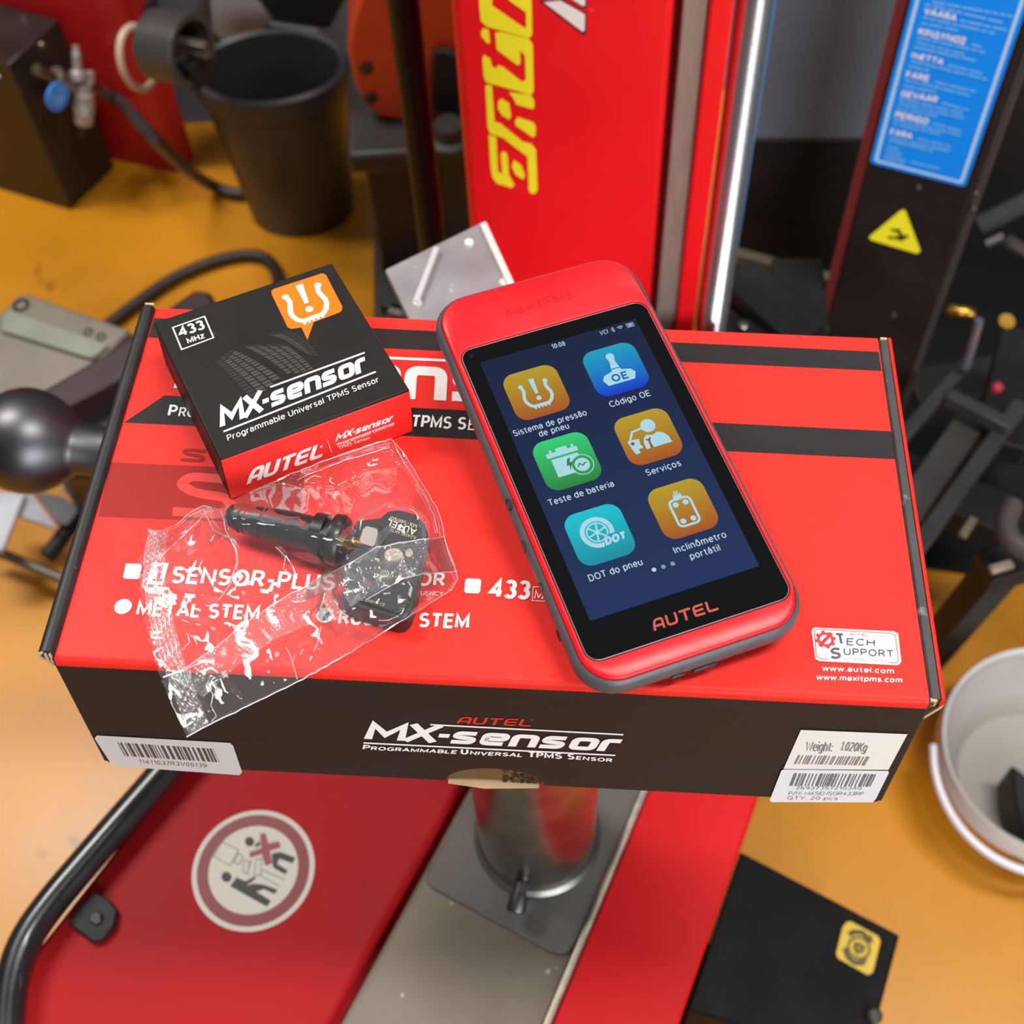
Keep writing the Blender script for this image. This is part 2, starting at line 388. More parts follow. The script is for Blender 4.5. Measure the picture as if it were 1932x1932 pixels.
# ------------------------------------------------------------------ plain sans lettering, drawn as strokes (cap height 1)
def _e(cx, cy, rx, ry, a0, a1):
    n = max(4, int(abs(a1 - a0) / 18)); return arc(cx, cy, rx, ry, a0, a1, n)
_xh = .73
def _bowl(cx=.29, rx=.24): return _e(cx, _xh / 2, rx, _xh / 2, 0, 360)
FONT = {
    'A': (.70, [[(.0, 0), (.35, 1), (.70, 0)], [(.13, .33), (.57, .33)]]),
    'B': (.60, [[(.05, 0), (.05, 1), (.32, 1)] + _e(.32, .76, .22, .24, 90, -90) + [(.05, .52)], [(.30, .52)] + _e(.34, .26, .24, .26, 90, -90) + [(.05, 0)]]),
    'C': (.66, [_e(.40, .5, .35, .5, 45, 315)]),
    'D': (.68, [[(.05, 0), (.05, 1), (.28, 1)] + _e(.28, .5, .36, .5, 90, -90) + [(.05, 0)]]),
    'E': (.55, [[(.55, 1), (.05, 1), (.05, 0), (.55, 0)], [(.05, .52), (.50, .52)]]),
    'F': (.52, [[(.52, 1), (.05, 1), (.05, 0)], [(.05, .52), (.46, .52)]]),
    'G': (.70, [_e(.40, .5, .35, .5, 48, 320) + [(.68, .46), (.44, .46)]]),
    'H': (.66, [[(.05, 0), (.05, 1)], [(.61, 0), (.61, 1)], [(.05, .52), (.61, .52)]]),
    'I': (.10, [[(.05, 0), (.05, 1)]]),
    'K': (.62, [[(.05, 0), (.05, 1)], [(.60, 1), (.07, .40)], [(.24, .58), (.62, 0)]]),
    'L': (.50, [[(.05, 1), (.05, 0), (.50, 0)]]),
    'M': (.84, [[(.05, 0), (.05, 1), (.42, .16), (.79, 1), (.79, 0)]]),
    'N': (.68, [[(.05, 0), (.05, 1), (.63, 0), (.63, 1)]]),
    'O': (.76, [_e(.38, .5, .34, .5, 0, 360)]),
    'P': (.58, [[(.05, 0), (.05, 1), (.32, 1)] + _e(.32, .73, .23, .27, 90, -90) + [(.05, .46)]]),
    'Q': (.76, [_e(.38, .5, .34, .5, 0, 360), [(.46, .25), (.74, -.04)]]),
    'R': (.62, [[(.05, 0), (.05, 1), (.32, 1)] + _e(.32, .74, .23, .26, 90, -90) + [(.05, .48)], [(.33, .48), (.60, 0)]]),
    'S': (.60, [_e(.30, .75, .24, .25, 35, 180) + _e(.30, .75, .24, .24, 180, 250) + _e(.30, .26, .26, .26, 70, 0) + _e(.30, .26, .26, .26, 0, -150)]),
    'T': (.62, [[(0, 1), (.62, 1)], [(.31, 1), (.31, 0)]]),
    'U': (.66, [[(.05, 1), (.05, .3)] + _e(.33, .3, .28, .3, 180, 360) + [(.61, .3), (.61, 1)]]),
    'V': (.66, [[(0, 1), (.33, 0), (.66, 1)]]),
    'W': (.94, [[(0, 1), (.23, 0), (.47, .9), (.71, 0), (.94, 1)]]),
    'X': (.64, [[(0, 0), (.64, 1)], [(0, 1), (.64, 0)]]),
    'Y': (.64, [[(0, 1), (.32, .46), (.64, 1)], [(.32, .46), (.32, 0)]]),
    'Æ': (.95, [[(0, 0), (.46, 1), (.95, 1)], [(.50, 1), (.50, 0), (.95, 0)], [(.5, .52), (.88, .52)], [(.15, .33), (.5, .33)]]),
    'Δ': (.70, [[(0, 0), (.35, 1), (.70, 0), (0, 0)]]),
    'Σ': (.58, [[(.56, 1), (.05, 1), (.36, .5), (.05, 0), (.58, 0)]]),
    'a': (.52, [[(.06, .52)] + _e(.26, .50, .20, .23, 150, 0) + [(.46, .45), (.46, 0)], [(.46, .42), (.24, .42)] + _e(.24, .21, .20, .21, 90, 270) + [(.34, .02), (.46, .14)]]),
    'b': (.54, [[(.05, 1), (.05, 0)], _bowl(.29)]),
    'c': (.50, [_e(.29, _xh / 2, .24, _xh / 2, 45, 315)]),
    'd': (.56, [[(.52, 1), (.52, 0)], _bowl(.28)]),
    'e': (.55, [[(.05, .38), (.53, .38)] + _e(.29, _xh / 2, .24, _xh / 2, 5, 315)]),
    'g': (.56, [_bowl(.28), [(.52, _xh), (.52, -.04)] + _e(.28, -.04, .24, .22, 0, -150)]),
    'h': (.53, [[(.05, 1), (.05, 0)], [(.05, .46)] + _e(.26, .48, .21, .25, 180, 0) + [(.47, .48), (.47, 0)]]),
    'i': (.10, [[(.05, 0), (.05, _xh)], [(.05, .93), (.05, 1.04)]]),
    'k': (.48, [[(.05, 0), (.05, 1)], [(.45, _xh), (.06, .28)], [(.2, .42), (.48, 0)]]),
    'l': (.10, [[(.05, 0), (.05, 1)]]),
    'm': (.86, [[(.05, 0), (.05, _xh)], [(.05, .46)] + _e(.24, .50, .19, .23, 180, 0) + [(.43, 0)], [(.43, .46)] + _e(.62, .50, .19, .23, 180, 0) + [(.81, 0)]]),
    'n': (.53, [[(.05, 0), (.05, _xh)], [(.05, .46)] + _e(.26, .48, .21, .25, 180, 0) + [(.47, 0)]]),
    'o': (.56, [_bowl(.28)]),
    'p': (.54, [[(.05, _xh), (.05, -.27)], _bowl(.29)]),
    'r': (.34, [[(.05, 0), (.05, _xh)], [(.05, .44)] + _e(.28, .46, .23, .26, 180, 80)]),
    's': (.48, [_e(.24, .55, .18, .18, 30, 180) + _e(.24, .54, .18, .17, 180, 260) + _e(.24, .19, .20, .19, 80, -150)]),
    't': (.34, [[(.16, .92), (.16, .16)] + _e(.30, .16, .14, .16, 180, 280), [(0, _xh), (.32, _xh)]]),
    'u': (.53, [[(.05, _xh), (.05, .24)] + _e(.26, .24, .21, .24, 180, 360) + [(.47, .24)], [(.47, _xh), (.47, 0)]]),
    'v': (.48, [[(0, _xh), (.24, 0), (.48, _xh)]]),
    'w': (.74, [[(0, _xh), (.18, 0), (.37, .66), (.56, 0), (.74, _xh)]]),
    'x': (.48, [[(0, 0), (.48, _xh)], [(0, _xh), (.48, 0)]]),
    'z': (.46, [[(.02, _xh), (.44, _xh), (.02, 0), (.46, 0)]]),
    '0': (.56, [_e(.28, .5, .23, .5, 0, 360)]),
    '1': (.34, [[(.02, .78), (.26, 1), (.26, 0)]]),
    '2': (.55, [_e(.28, .74, .22, .26, 160, -20) + [(.05, 0), (.54, 0)]]),
    '3': (.55, [_e(.26, .76, .22, .24, 150, -90), _e(.26, .26, .25, .26, 90, -150)]),
    '4': (.60, [[(.44, 0), (.44, 1), (.02, .28), (.60, .28)]]),
    '5': (.55, [[(.50, 1), (.12, 1), (.08, .54)] + _e(.27, .31, .24, .31, 125, -150)]),
    '6': (.56, [_e(.28, .30, .23, .30, 0, 360), [(.06, .36)] + _e(.38, .5, .32, .5, 180, 95)]),
    '7': (.54, [[(.02, 1), (.52, 1), (.18, 0)]]),
    '8': (.56, [_e(.28, .77, .19, .23, 0, 360), _e(.28, .27, .23, .27, 0, 360)]),
    '9': (.56, [_e(.28, .70, .23, .30, 0, 360), [(.50, .64)] + _e(.18, .5, .32, .5, 0, -85)]),
    '-': (.36, [[(.02, .40), (.34, .40)]]), '.': (.10, [[(.05, 0), (.05, .09)]]), ':': (.10, [[(.05, 0), (.05, .12)], [(.05, .5), (.05, .62)]]),
    '/': (.40, [[(0, -.08), (.38, 1.04)]]), ' ': (.22, [])}
for b_, s_, st__ in (('á', 'a', [(.20, .84), (.34, 1.04)]), ('ó', 'o', [(.22, .84), (.38, 1.04)]), ('ã', 'a', [(.08, .88), (.18, .97), (.32, .89), (.44, .98)]), ('ô', 'o', [(.10, .86), (.28, 1.04), (.46, .86)]), ('ç', 'c', [(.30, 0), (.36, -.14), (.22, -.24)])):
    FONT[b_] = (FONT[s_][0], FONT[s_][1] + [st__])
for a_, b_ in zip('ΚΙΝΥΟ', 'KINYO'): FONT[a_] = FONT[b_]
def logo_autel():
    """five wide rounded capitals, unit line space"""
    W = 1.0; g = .26; st = []
    def put(paths, i):
        x0 = i * (W + g)
        for p in paths: st.append(([(x0 + x, y) for x, y in p], False))
    put([rpath([(.08, 0), (.10, .45), (.26, .9), (.92, .9), (.92, 0)], .22), [(.12, .36), (.92, .36)]], 0)
    put([rpath([(.08, 1), (.08, .1), (.92, .1), (.92, 1)], .25)], 1)
    put([[(0, .9), (1.06, .9)], [(.5, .9), (.5, 0)]], 2)
    put([rpath([(1, .9), (.1, .9), (.1, .1), (1, .1)], .2), [(.1, .5), (.95, .5)]], 3)
    put([rpath([(.08, 1), (.08, .1), (.98, .1)], .2)], 4)
    k = 1 / (5 * W + 4 * g)
    return [([(x * k, y) for x, y in p], c) for p, c in st]
def logo_mx(with_sensor=True):
    """MX-sensor; unit line space, cap height 1, x height .74"""
    st = []; x = 0.0
    def put(paths, w, gap=.16):
        nonlocal x
        for p in paths: st.append(([(x + a, b) for a, b in p], False))
        x += w + gap
    put([[(.09, 0), (.14, .86), (.62, .30), (1.12, .86), (1.17, 0)]], 1.26, .02)
    put([[(.02, .0), (.98, 1.0)], [(.10, 1.0), (.94, 0)]], 1.0, .04)
    put([[(0, .42), (.34, .42)]], .34, .12)
    xh = .72
    s_ = [rpath([(.72, xh - .1), (.16, xh - .1), (.10, xh / 2 + .04), (.66, xh / 2 - .04), (.62, .1), (0, .1)], .14)]
    e_ = [rpath([(.08, xh / 2), (.72, xh / 2), (.72, xh - .1), (.10, xh - .1), (.08, .1), (.72, .1)], .14)]
    n_ = [rpath([(.09, 0), (.09, xh - .1), (.72, xh - .1), (.72, 0)], .16)]
    o_ = [rpath([(.40, .1), (.10, .1), (.10, xh - .1), (.72, xh - .1), (.72, .1), (.40, .1)], .16)]
    r_ = [rpath([(.09, 0), (.09, xh - .1), (.56, xh - .1)], .16)]
    for g in (s_, e_, n_, s_, o_): put(g, .80)
    put(r_, .56, 0)
    return [([(a / x, b) for a, b in p], c) for p, c in st]
def icon_tpms():
    """flat-tyre warning sign in a -1..1 box: (strokes, polygons, discs)"""
    half = [(.62, .50), (.575, .38), (.545, .24), (.60, .04), (.665, -.16), (.655, -.36), (.55, -.58), (.38, -.72)]
    path = [(-x, y) for x, y in half] + [(x, y) for x, y in reversed(half)]
    teeth = [[(x - .045, -.88), (x + .045, -.88), (x + .045, -.76), (x - .045, -.76)] for x in (-.34, -.17, 0, .17, .34)]
    excl = [(-.13, .80), (.13, .80), (.075, -.06), (-.075, -.06)]
    return path, teeth, excl
def draw_tpms(sh, f, w):
    path, teeth, excl = icon_tpms()
    ps = [f(*p) for p in path]; sh.ribbon(ps, w)
    for e in (path[0], path[-1]):
        c = f(*e); sh.ell(c, w * .72, w * .72, 14)
    for t in teeth: sh.poly([f(*p) for p in t])
    sh.poly([f(*p) for p in excl]); c = f(0, -.34); sh.ell(c, w * .78, w * .78, 18)

# ================================================================== the carton's place (everything on it hangs off this frame)
R_BOX = Matrix(((0.998533513, 0.053990176, 0.003985573), (0.045711809, -0.801402712, -0.596375824), (-0.029004387, 0.595683434, -0.802695454)))
T_BOX = Vector((-0.17650006, 0.056252207, 0.531105767))
def frame(rot, loc):
    m = rot.to_4x4(); m.translation = loc; return m
CARTON = frame(C2W @ R_BOX, CAM + C2W @ T_BOX)     # origin: front left corner of the lid, x right, y back, z up
BW, BD, BH = 0.335, 0.1889, 0.0882

# ================================================================== setting
M_floor = mat('yellow_floor_paint', '#cc8711', 0.34, var=0.20, scale=3.5, bump=0.12, bscale=35, speck=('#6d4a12', 9.0, 0.70))
MB().box((-2.6, -1.2, -0.05), (2.6, 2.4, 0.0)).build('floor', M_floor, kind='structure')
M_wall = mat('blue_grey_wall', '#656d7a', 0.55, var=0.12, scale=4)
MB().box((-2.6, 1.62, 0.0), (2.6, 1.70, 2.2)).build('wall_back', M_wall, kind='structure')

# ------------------------------------------------------------------ materials of the machines
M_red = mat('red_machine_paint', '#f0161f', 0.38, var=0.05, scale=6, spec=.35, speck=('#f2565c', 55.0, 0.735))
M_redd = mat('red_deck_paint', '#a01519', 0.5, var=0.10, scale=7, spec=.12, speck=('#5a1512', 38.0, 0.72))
M_black = mat('black_machine_paint', '#1b1a1b', 0.5, var=0.15, scale=12, spec=.25)
M_blackp = mat('black_plastic', '#26272a', 0.45, var=0.1, scale=15, bump=0.05, bscale=400)
M_rubber = mat('black_rubber', '#18181a', 0.55, var=0.1, scale=30)
M_steel = mat('worn_steel', '#a7a59c', 0.28, metal=1.0, var=0.12, scale=25, bump=0.05, bscale=150)
M_dsteel = mat('dark_polished_steel', '#626165', 0.42, metal=1.0, var=0.1, scale=10)
M_chrome = mat('chrome', '#ececea', 0.24, metal=1.0)
M_brass = mat('brass', '#b98f3c', 0.28, metal=1.0, var=0.1, scale=60)
M_bplate = mat('brushed_bed_plate', '#6b6458', 0.45, metal=0.5, var=0.22, scale=9, speck=('#b8b0a0', 60.0, 0.70))
M_pad = mat('dark_grey_pad', '#56514c', 0.5, var=0.08, scale=20)
M_yel = mat('yellow_sticker', '#fff930', 0.5, spec=.2)
M_white = mat('white_print', '#f4f2f0', 0.45)
M_blk = mat('black_print', '#16130f', 0.5)
M_bolt = mat('bolt_steel', '#8d8a85', 0.35, metal=1.0)

# ------------------------------------------------------------------ tyre changer: deck, bed plate, spindle, column, guard bar
TC = thing('tire_changer', 'red tire changer with grey bed plate, steel post and tall red column under the carton', 'machine', (0.05, 0.45, 0.0))
ZD = 0.545
deck_px = [(345, 1440), (62, 1800), (30, 1900), (20, 2300), (1130, 2300), (1427, 1514), (1480, 1360), (1470, 760), (1420, 640), (900, 640), (700, 900)]
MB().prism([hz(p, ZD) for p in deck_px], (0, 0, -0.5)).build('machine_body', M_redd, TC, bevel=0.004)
zl = ZD + 0.016
left_px = [(372, 1415), (345, 1440), (62, 1800), (32, 1900), (20, 2300), (420, 2300), (610, 1945), (862, 1490), (930, 1370)]
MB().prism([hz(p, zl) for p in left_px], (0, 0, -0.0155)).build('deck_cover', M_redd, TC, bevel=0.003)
zr = ZD + 0.008
right_px = [(1217, 1505), (1042, 1929), (900, 2270), (1140, 2270), (1281, 1932), (1427, 1514), (1470, 1390), (1265, 1390)]
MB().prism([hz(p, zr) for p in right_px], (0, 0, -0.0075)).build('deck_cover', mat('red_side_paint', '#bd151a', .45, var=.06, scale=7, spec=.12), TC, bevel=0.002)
zp = ZD + 0.004
plate_px = [(950, 1370), (879, 1498), (632, 1950), (440, 2290), (880, 2290), (1031, 1929), (1212, 1505), (1268, 1370)]
MB().prism([hz(p, zp) for p in plate_px], (0, 0, -0.0035)).build('bed_plate', M_bplate, TC, bevel=0.0008)
lip = [hz(p, zp + 0.004) for p in ((1262, 1390), (1209, 1508), (1033, 1929), (890, 2270))]
MB().tube(lip, 0.0026, 8).build('bed_plate_edge', mat('worn_edge_steel', '#a2978a', 0.35, metal=0.8, var=0.2, scale=80), TC)
pad_px = [(940, 1400), (866, 1545), (806, 1650), (804, 1662), (814, 1673), (1040, 1796), (1058, 1800), (1075, 1795), (1086, 1777), (1198, 1519), (1245, 1400)]
MB().prism([hz(p, zp + 0.003) for p in pad_px], (0, 0, -0.0028)).build('bed_pad', M_pad, TC, bevel=0.0008)
zb = zp + 0.003
pc = Vector((0.0035, 0.299, zb)); PR = 0.0385
ptop = 0.845
prof = [(0, PR + .004), (0.004, PR + .004), (0.006, PR + .001), (0.008, PR + .001), (0.012, PR), (ptop - zb, PR)]
post = MB().lathe(prof, pc, (0, 0, 1), 48).build('steel_post', M_steel, TC)
a = pc + Vector((-0.012, -PR + 0.002, 0.020)); b = a + Vector((-0.006, -0.020, -0.004))
MB().lathe([(0, .0045), (.008, .0045), (.0085, .0062), (.018, .0062), (.0195, .0052)], a, b - a, 20).build('locking_pin', M_dsteel, post)
sup = CARTON @ Vector((0.18, 0.085, -BH - 0.0012))       # turntable flange carrying the carton, square to its bottom
nrm = (CARTON.to_3x3() @ Vector((0, 0, 1))).normalized()
MB().lathe([(-0.012, 0.075), (-0.002, 0.078), (0.0, 0.076)], sup, nrm, 48).build('support_flange', M_steel, post)
MB().lathe([(0, .022), (max(0.01, (sup - Vector((pc.x, pc.y, ptop))).length), .030)], Vector((pc.x, pc.y, ptop - 0.002)), sup - Vector((pc.x, pc.y, ptop)), 32).build('post_neck', M_steel, post)

gb = [hz(p, ZD + 0.030) for p in ((420, 1325), (332, 1430), (175, 1610), (80, 1722), (38, 1790), (18, 1870), (12, 1960), (10, 2200))]
bar = MB().tube(gb, 0.0105, 16, smooth=2).build('guard_bar', mat('black_bar', '#1b1b1e', 0.28, coat=0.3, var=0.1, scale=30), TC)
tabp = [(128, 1742), (150, 1705), (180, 1683), (206, 1698), (221, 1716), (214, 1748), (192, 1772), (172, 1776)]
MB().prism([hz(p, zl + 0.006) for p in tabp], (0, 0, -0.0058)).build('bar_bracket', M_black, bar, bevel=0.001)
tb = hz((182, 1733), zl + 0.006)
MB().lathe([(0, .0045), (.002, .0045), (.003, .0035)], tb, (0, 0, 1), 6, True).build('bracket_bolt', mat('dark_bolt', '#3b3938', .5, metal=.5), bar)

# prohibition sticker on the deck
PS = Plane(frame(Matrix(((1, 0, 0), (0, 1, 0), (0, 0, 1))), Vector((0, 0, zl))))
sc_ = PS.uv((478, 1641)); SR = 0.0405
sticker = Sheet(PS).ell(sc_, SR, SR, 64).build('prohibition_sticker', mat('aged_white_sticker', '#c9c2b6', 0.5), TC, 0.0003)
Sheet(PS).ell(sc_, SR * .915, SR * .915, 64, hole=0.80).build('red_ring', mat('faded_red_print', '#7e2a2c', 0.5), sticker, 0.0005)
def Z8(pts): return [(340 + x / 6.9, 1500 + y / 6.9) for x, y in pts]
s1 = Sheet(PS)
for c, r in (((905, 610), 60), ((605, 1070), 65)):
    s1.ppoly(Z8([(c[0] + r * math.cos(k * .449), c[1] + r * math.sin(k * .449)) for k in range(14)]))
s1.ppoly(Z8([(1195, 770), (1300, 745), (1500, 820), (1460, 890), (1290, 830), (1260, 900), (1400, 985), (1370, 1035), (1215, 950), (1200, 860)]))
s1.ppoly(Z8([(1040, 600), (1040, 660), (965, 685), (990, 640)]))
s1.ppoly(Z8([(735, 1075), (850, 1130), (970, 1065), (985, 1090), (840, 1190), (960, 1160), (1080, 1170), (1270, 1240), (1225, 1290), (1090, 1225), (985, 1260), (1180, 1380), (1130, 1455), (655, 1190)]))
s1.build('pictogram', M_blk, sticker, 0.0006)
s2 = Sheet(PS)
s2.ppoly(Z8([(1040, 520), (1110, 500), (1150, 640), (1290, 610), (1310, 680), (1165, 725), (1195, 890), (1110, 920), (1060, 765), (910, 815), (905, 755), (1060, 700)]))
s2.build('red_cross', mat('faded_red_cross', '#8f3038', 0.5), sticker, 0.0008)
s3 = Sheet(PS)
for l in ([(545, 610), (765, 720), (650, 920), (430, 800)], [(760, 760), (820, 800), (770, 910), (700, 880)], [(830, 850), (900, 870), (880, 1030), (820, 1010)],
          [(990, 840), (1060, 830), (1050, 1040), (960, 1050)], [(1070, 980), (1360, 1105)], [(1040, 1050), (1300, 1190)], [(930, 850), (870, 1040)]):
    s3.ribbon(s3.px(Z8(l)), 0.0007, len(l) > 2)
s3.build('machine_drawing', mat('grey_print', '#8b918a', 0.5), sticker, 0.0005)

# column (vertical plane at y = 0.75)
YC = 0.75
def xc(p0, p6): return (hy((p0, 0), YC).x + hy((p6, 600), YC).x) / 2
x0, x1 = -0.0185, xc(1257, 1240)
xg0, xg1 = xc(1286, 1243), xc(1339, 1276)
xr1 = xc(1386, 1312)
col = MB().box((x0, YC, 0.5), (x1, YC + 0.16, 1.22)).build('column', M_red, TC, bevel=0.006, seg=3)
MB().box((x1 - 0.004, YC + 0.016, 0.5), (xr1 - 0.002, YC + 0.15, 1.22)).build('column_groove', mat('groove_dark_red', '#7a0f10', 0.5), TC)  # set-back groove, coloured darker red than the column face
MB().box((xg0, YC + 0.004, 0.5), (xg1, YC + 0.06, 1.22)).build('slide_rail', mat('dull_rail_steel', '#968d82', 0.45, metal=0.3, var=0.15, scale=12, stretch=(40, 40, 2)), TC, bevel=0.001)
MB().box((xg1 + 0.0003, YC - 0.001, 0.5), (xr1, YC + 0.06, 1.22)).build('column_strip', M_red, TC, bevel=0.002)
rc = [hy(p, YC) for p in ((1397, 0), (1471, 0), (1319, 620), (1377, 620))]
xm = ((rc[0].x + rc[1].x) / 2 + (rc[2].x + rc[3].x) / 2) / 2
rr = (rc[1].x - rc[0].x + rc[3].x - rc[2].x) / 4
prof = []
z = 0.5
while z < 1.22:
    prof += [(z - 0.5, rr), (z - 0.5 + 0.0011, rr * 0.93)]; z += 0.0024
MB().lathe(prof, (xm, YC + rr, 0.5), (0, 0, 1), 32).build('threaded_rod', M_chrome, TC, smooth=25)
PCOL = Plane(frame(Matrix(((1, 0, 0), (0, 0, -1), (0, 1, 0))), Vector((0, YC, 0))))
def Z7(pts): return [(840 + x / 4.83, y / 4.83) for x, y in pts]
ylet = [
    [(395, 1225), (465, 1245), (480, 1560), (520, 1580), (505, 1400), (525, 1375), (555, 1385), (570, 1430), (580, 1590), (632, 1685), (600, 1708), (470, 1668), (428, 1610), (412, 1500)],
    [(535, 1262), (640, 1278), (780, 1305), (825, 1360), (840, 1725), (820, 1758), (785, 1762), (762, 1735), (750, 1425)],
    [(625, 1455), (690, 1500), (726, 1590), (715, 1627), (690, 1622), (640, 1585), (606, 1515)],
    [(365, 780), (390, 768), (425, 775), (450, 1105), (500, 1120), (712, 1292), (640, 1290), (410, 1215), (385, 1150)],
    [(510, 893), (580, 935), (600, 1050), (585, 1087), (520, 1050), (478, 985), (480, 925)],
    [(660, 1062), (800, 1110), (825, 1150), (820, 1232), (795, 1247), (642, 1140), (635, 1100)],
    [(580, 835), (780, 860), (812, 920), (808, 980), (790, 990), (650, 950), (620, 890)],
    [(350, 495), (410, 530), (425, 600), (465, 620), (480, 590), (520, 600), (700, 742), (735, 720), (725, 500), (680, 455), (685, 570), (660, 592), (470, 450), (455, 290), (520, 288), (760, 350), (797, 400), (805, 830), (780, 860), (560, 800), (370, 745), (350, 690), (338, 540)],
    [(345, 252), (395, 265), (408, 385), (385, 395), (330, 330), (325, 290)],
    [(295, -300), (440, -300), (425, 45), (720, 250), (738, 240), (735, 110), (580, 0), (560, -300), (780, -300), (792, 310), (760, 345), (380, 240), (325, 190), (310, 60)]]
sh = Sheet(PCOL)
for g in ylet: sh.ppoly(Z7(g))
sh.build('yellow_lettering', M_yel, col, 0.0004)
wl = [[(895, 15), (1050, 0), (1272, 125), (1270, 275), (1250, 285)], [(1170, 0), (1090, -60), (1275, -60), (1275, 45), (1250, 50)]]
bl = [[(855, 5), (1060, -12), (1288, 115), (1285, 305), (1255, 315)], [(1140, 0), (1060, -70), (1290, -70), (1290, 70), (1250, 66)]]
sh = Sheet(PCOL)
for g in bl: sh.ppoly(Z7(g))
sh.build('lettering_outline', M_blk, col, 0.0003)
sh = Sheet(PCOL)
for g in wl: sh.ppoly(Z7(g))
sh.build('white_lettering', M_white, col, 0.0005)

# ------------------------------------------------------------------ black tower with the blue danger notice
dirh = C2W @ Vector((-10584, -3554, 2600)); dirh.z = 0; dirh = -dirh.normalized()
if dirh.x < 0: dirh = -dirh
nface = dirh.cross(Vector((0, 0, 1)))
p0 = hy((1620, 400), 0.86)
TF = frame(Matrix(((dirh.x, 0, nface.x), (dirh.y, 0, nface.y), (0, 1, 0))), Vector((p0.x, p0.y, 0)))
PT = Plane(TF)
TW = thing('assist_tower', 'black sheet metal tower carrying a blue multilingual danger notice and yellow triangle', 'machine', frame(TF.to_3x3(), Vector((p0.x, p0.y, 0))))
def ut(*ps): return sum(PT.uv(p).x for p in ps) / len(ps)
ua, ub, ucc, ud = ut((1690, 0), (1545, 598)), ut((1712, 0), (1566, 598)), ut((1826, 350), (1765, 600)), ut((1856, 350), (1787, 560))
MB(TF).box((ub, 0.0, -0.05), (ucc, 1.25, 0.0)).build('tower_front', M_black, TW, bevel=0.002)
MB(TF).box((ua, 0.0, -0.045), (ub - 0.0004, 1.25, -0.003)).build('tower_edge', mat('maroon_paint', '#6d2526', 0.45), TW)
MB(TF).box((ucc + 0.0004, 0.0, -0.05), (ud, 1.25, -0.004)).build('tower_flange', mat('dark_grey_paint', '#3a393b', 0.45), TW, bevel=0.001)
bl_, br_ = PT.uv((1641, 308)), PT.uv((1822, 351))
vb = (bl_.y + br_.y) / 2; wsg = br_.x - bl_.x; hsg = 0.32
M_blue = mat('blue_sticker', '#0a92ff', 0.5, spec=.2)
notice = Sheet(PT).poly(rrect(bl_.x, vb, br_.x, vb + hsg, 0.004)).build('danger_notice', M_blue, TW, 0.0006)
bd = 0.0045
Sheet(PT).ribbon([(p.x, p.y) for p in rrect(bl_.x + bd, vb + bd, br_.x - bd, vb + hsg - bd, 0.002, 2)], 0.0026, True).build('notice_border', mat('pale_blue_print', '#bfe4ff', 0.4), notice, 0.0009)
sh = Sheet(PT); fine = Sheet(PT)
words = (('VAARA', (1743, 25), (1803, 39), (1747, 12)), ('ΚΙΝΔΥΝΟΣ', (1732, 63), (1821, 83), (1736, 50)), ('HÆTTA', (1719, 107), (1778, 121), (1723, 96)), ('FARE', (1709, 144), (1752, 153), (1712, 132)),
         ('GEVAAR', (1699, 180), (1767, 193), (1703, 168)), ('PERIGO', (1688, 220), (1750, 234), (1692, 208)), ('FARA', (1679, 252), (1720, 261), (1682, 241)))
for wd, a, b, t in words: sh.text(wd, a, b, t, bold=0.03)
sh.build('notice_headings', M_white, notice, 0.001)
rows = [((1760, 2), (1915, 30)), ((1745, 6), (1895, 42)), ((1812, 37), (1903, 56)), ((1741, 31), (1880, 62)), ((1738, 42), (1811, 56)), ((1834, 82), (1854, 88)), ((1731, 69), (1862, 98)), ((1728, 78), (1823, 102)), ((1725, 87), (1845, 114)),
        ((1789, 121), (1856, 138)), ((1718, 113), (1866, 149)), ((1715, 123), (1757, 133)), ((1764, 153), (1844, 172)), ((1708, 149), (1833, 179)), ((1705, 160), (1770, 173)),
        ((1778, 193), (1830, 207)), ((1697, 185), (1820, 213)), ((1695, 193), (1822, 222)), ((1693, 202), (1771, 218)), ((1759, 231), (1817, 247)), ((1686, 224), (1815, 254)), ((1685, 232), (1776, 252)),
        ((1731, 260), (1796, 276)), ((1679, 258), (1794, 284)), ((1677, 264), (1764, 284)), ((1675, 274), (1700, 282)), ((1672, 282), (1705, 292)), ((1670, 290), (1711, 302)), ((1668, 297), (1710, 308)), ((1719, 304), (1777, 318))]
for a, b in rows:
    A, B = PT.uv(a), PT.uv(b); n = max(2, int((B - A).length / 0.0055)); k = 0
    while k < n:
        m = random.choice((1, 2, 2, 3)); e = min(n, k + m) - 0.22
        fine.ribbon([A.lerp(B, k / n), A.lerp(B, e / n)], 0.0017); k += m
fine.build('notice_small_print', mat('faint_blue_print', '#7cc4fb', 0.4), notice, 0.0009)
tri = [(1708, 395), (1737, 472), (1731, 478), (1643, 452), (1640, 446), (1700, 396)]
warn = Sheet(PT).ppoly(tri).build('warning_triangle', M_yel, TW, 0.0006)
sh = Sheet(PT)
def ZT(pts): return [(1640 + x / 4.294, 350 + y / 4.294) for x, y in pts]
for l in ([(180, 350), (250, 375), (270, 410), (320, 405)], [(155, 415), (220, 420), (260, 435), (300, 410)], [(230, 345), (270, 410)], [(240, 400), (250, 430)]):
    sh.ribbon(sh.px(ZT(l)), 0.0028)
sh.build('hand_pictogram', M_blk, warn, 0.0009)
for p in ((1732, 353), (1838, 370), (1833, 399), (1686, 595)):
    q = PT.uv(p); MB(TF).lathe([(0, .0028), (.0012, .0026), (.0016, .0018)], (q.x, q.y, 0 if p[0] < 1800 else -0.004), (0, 0, 1), 12).build('rivet', M_bolt, TW)

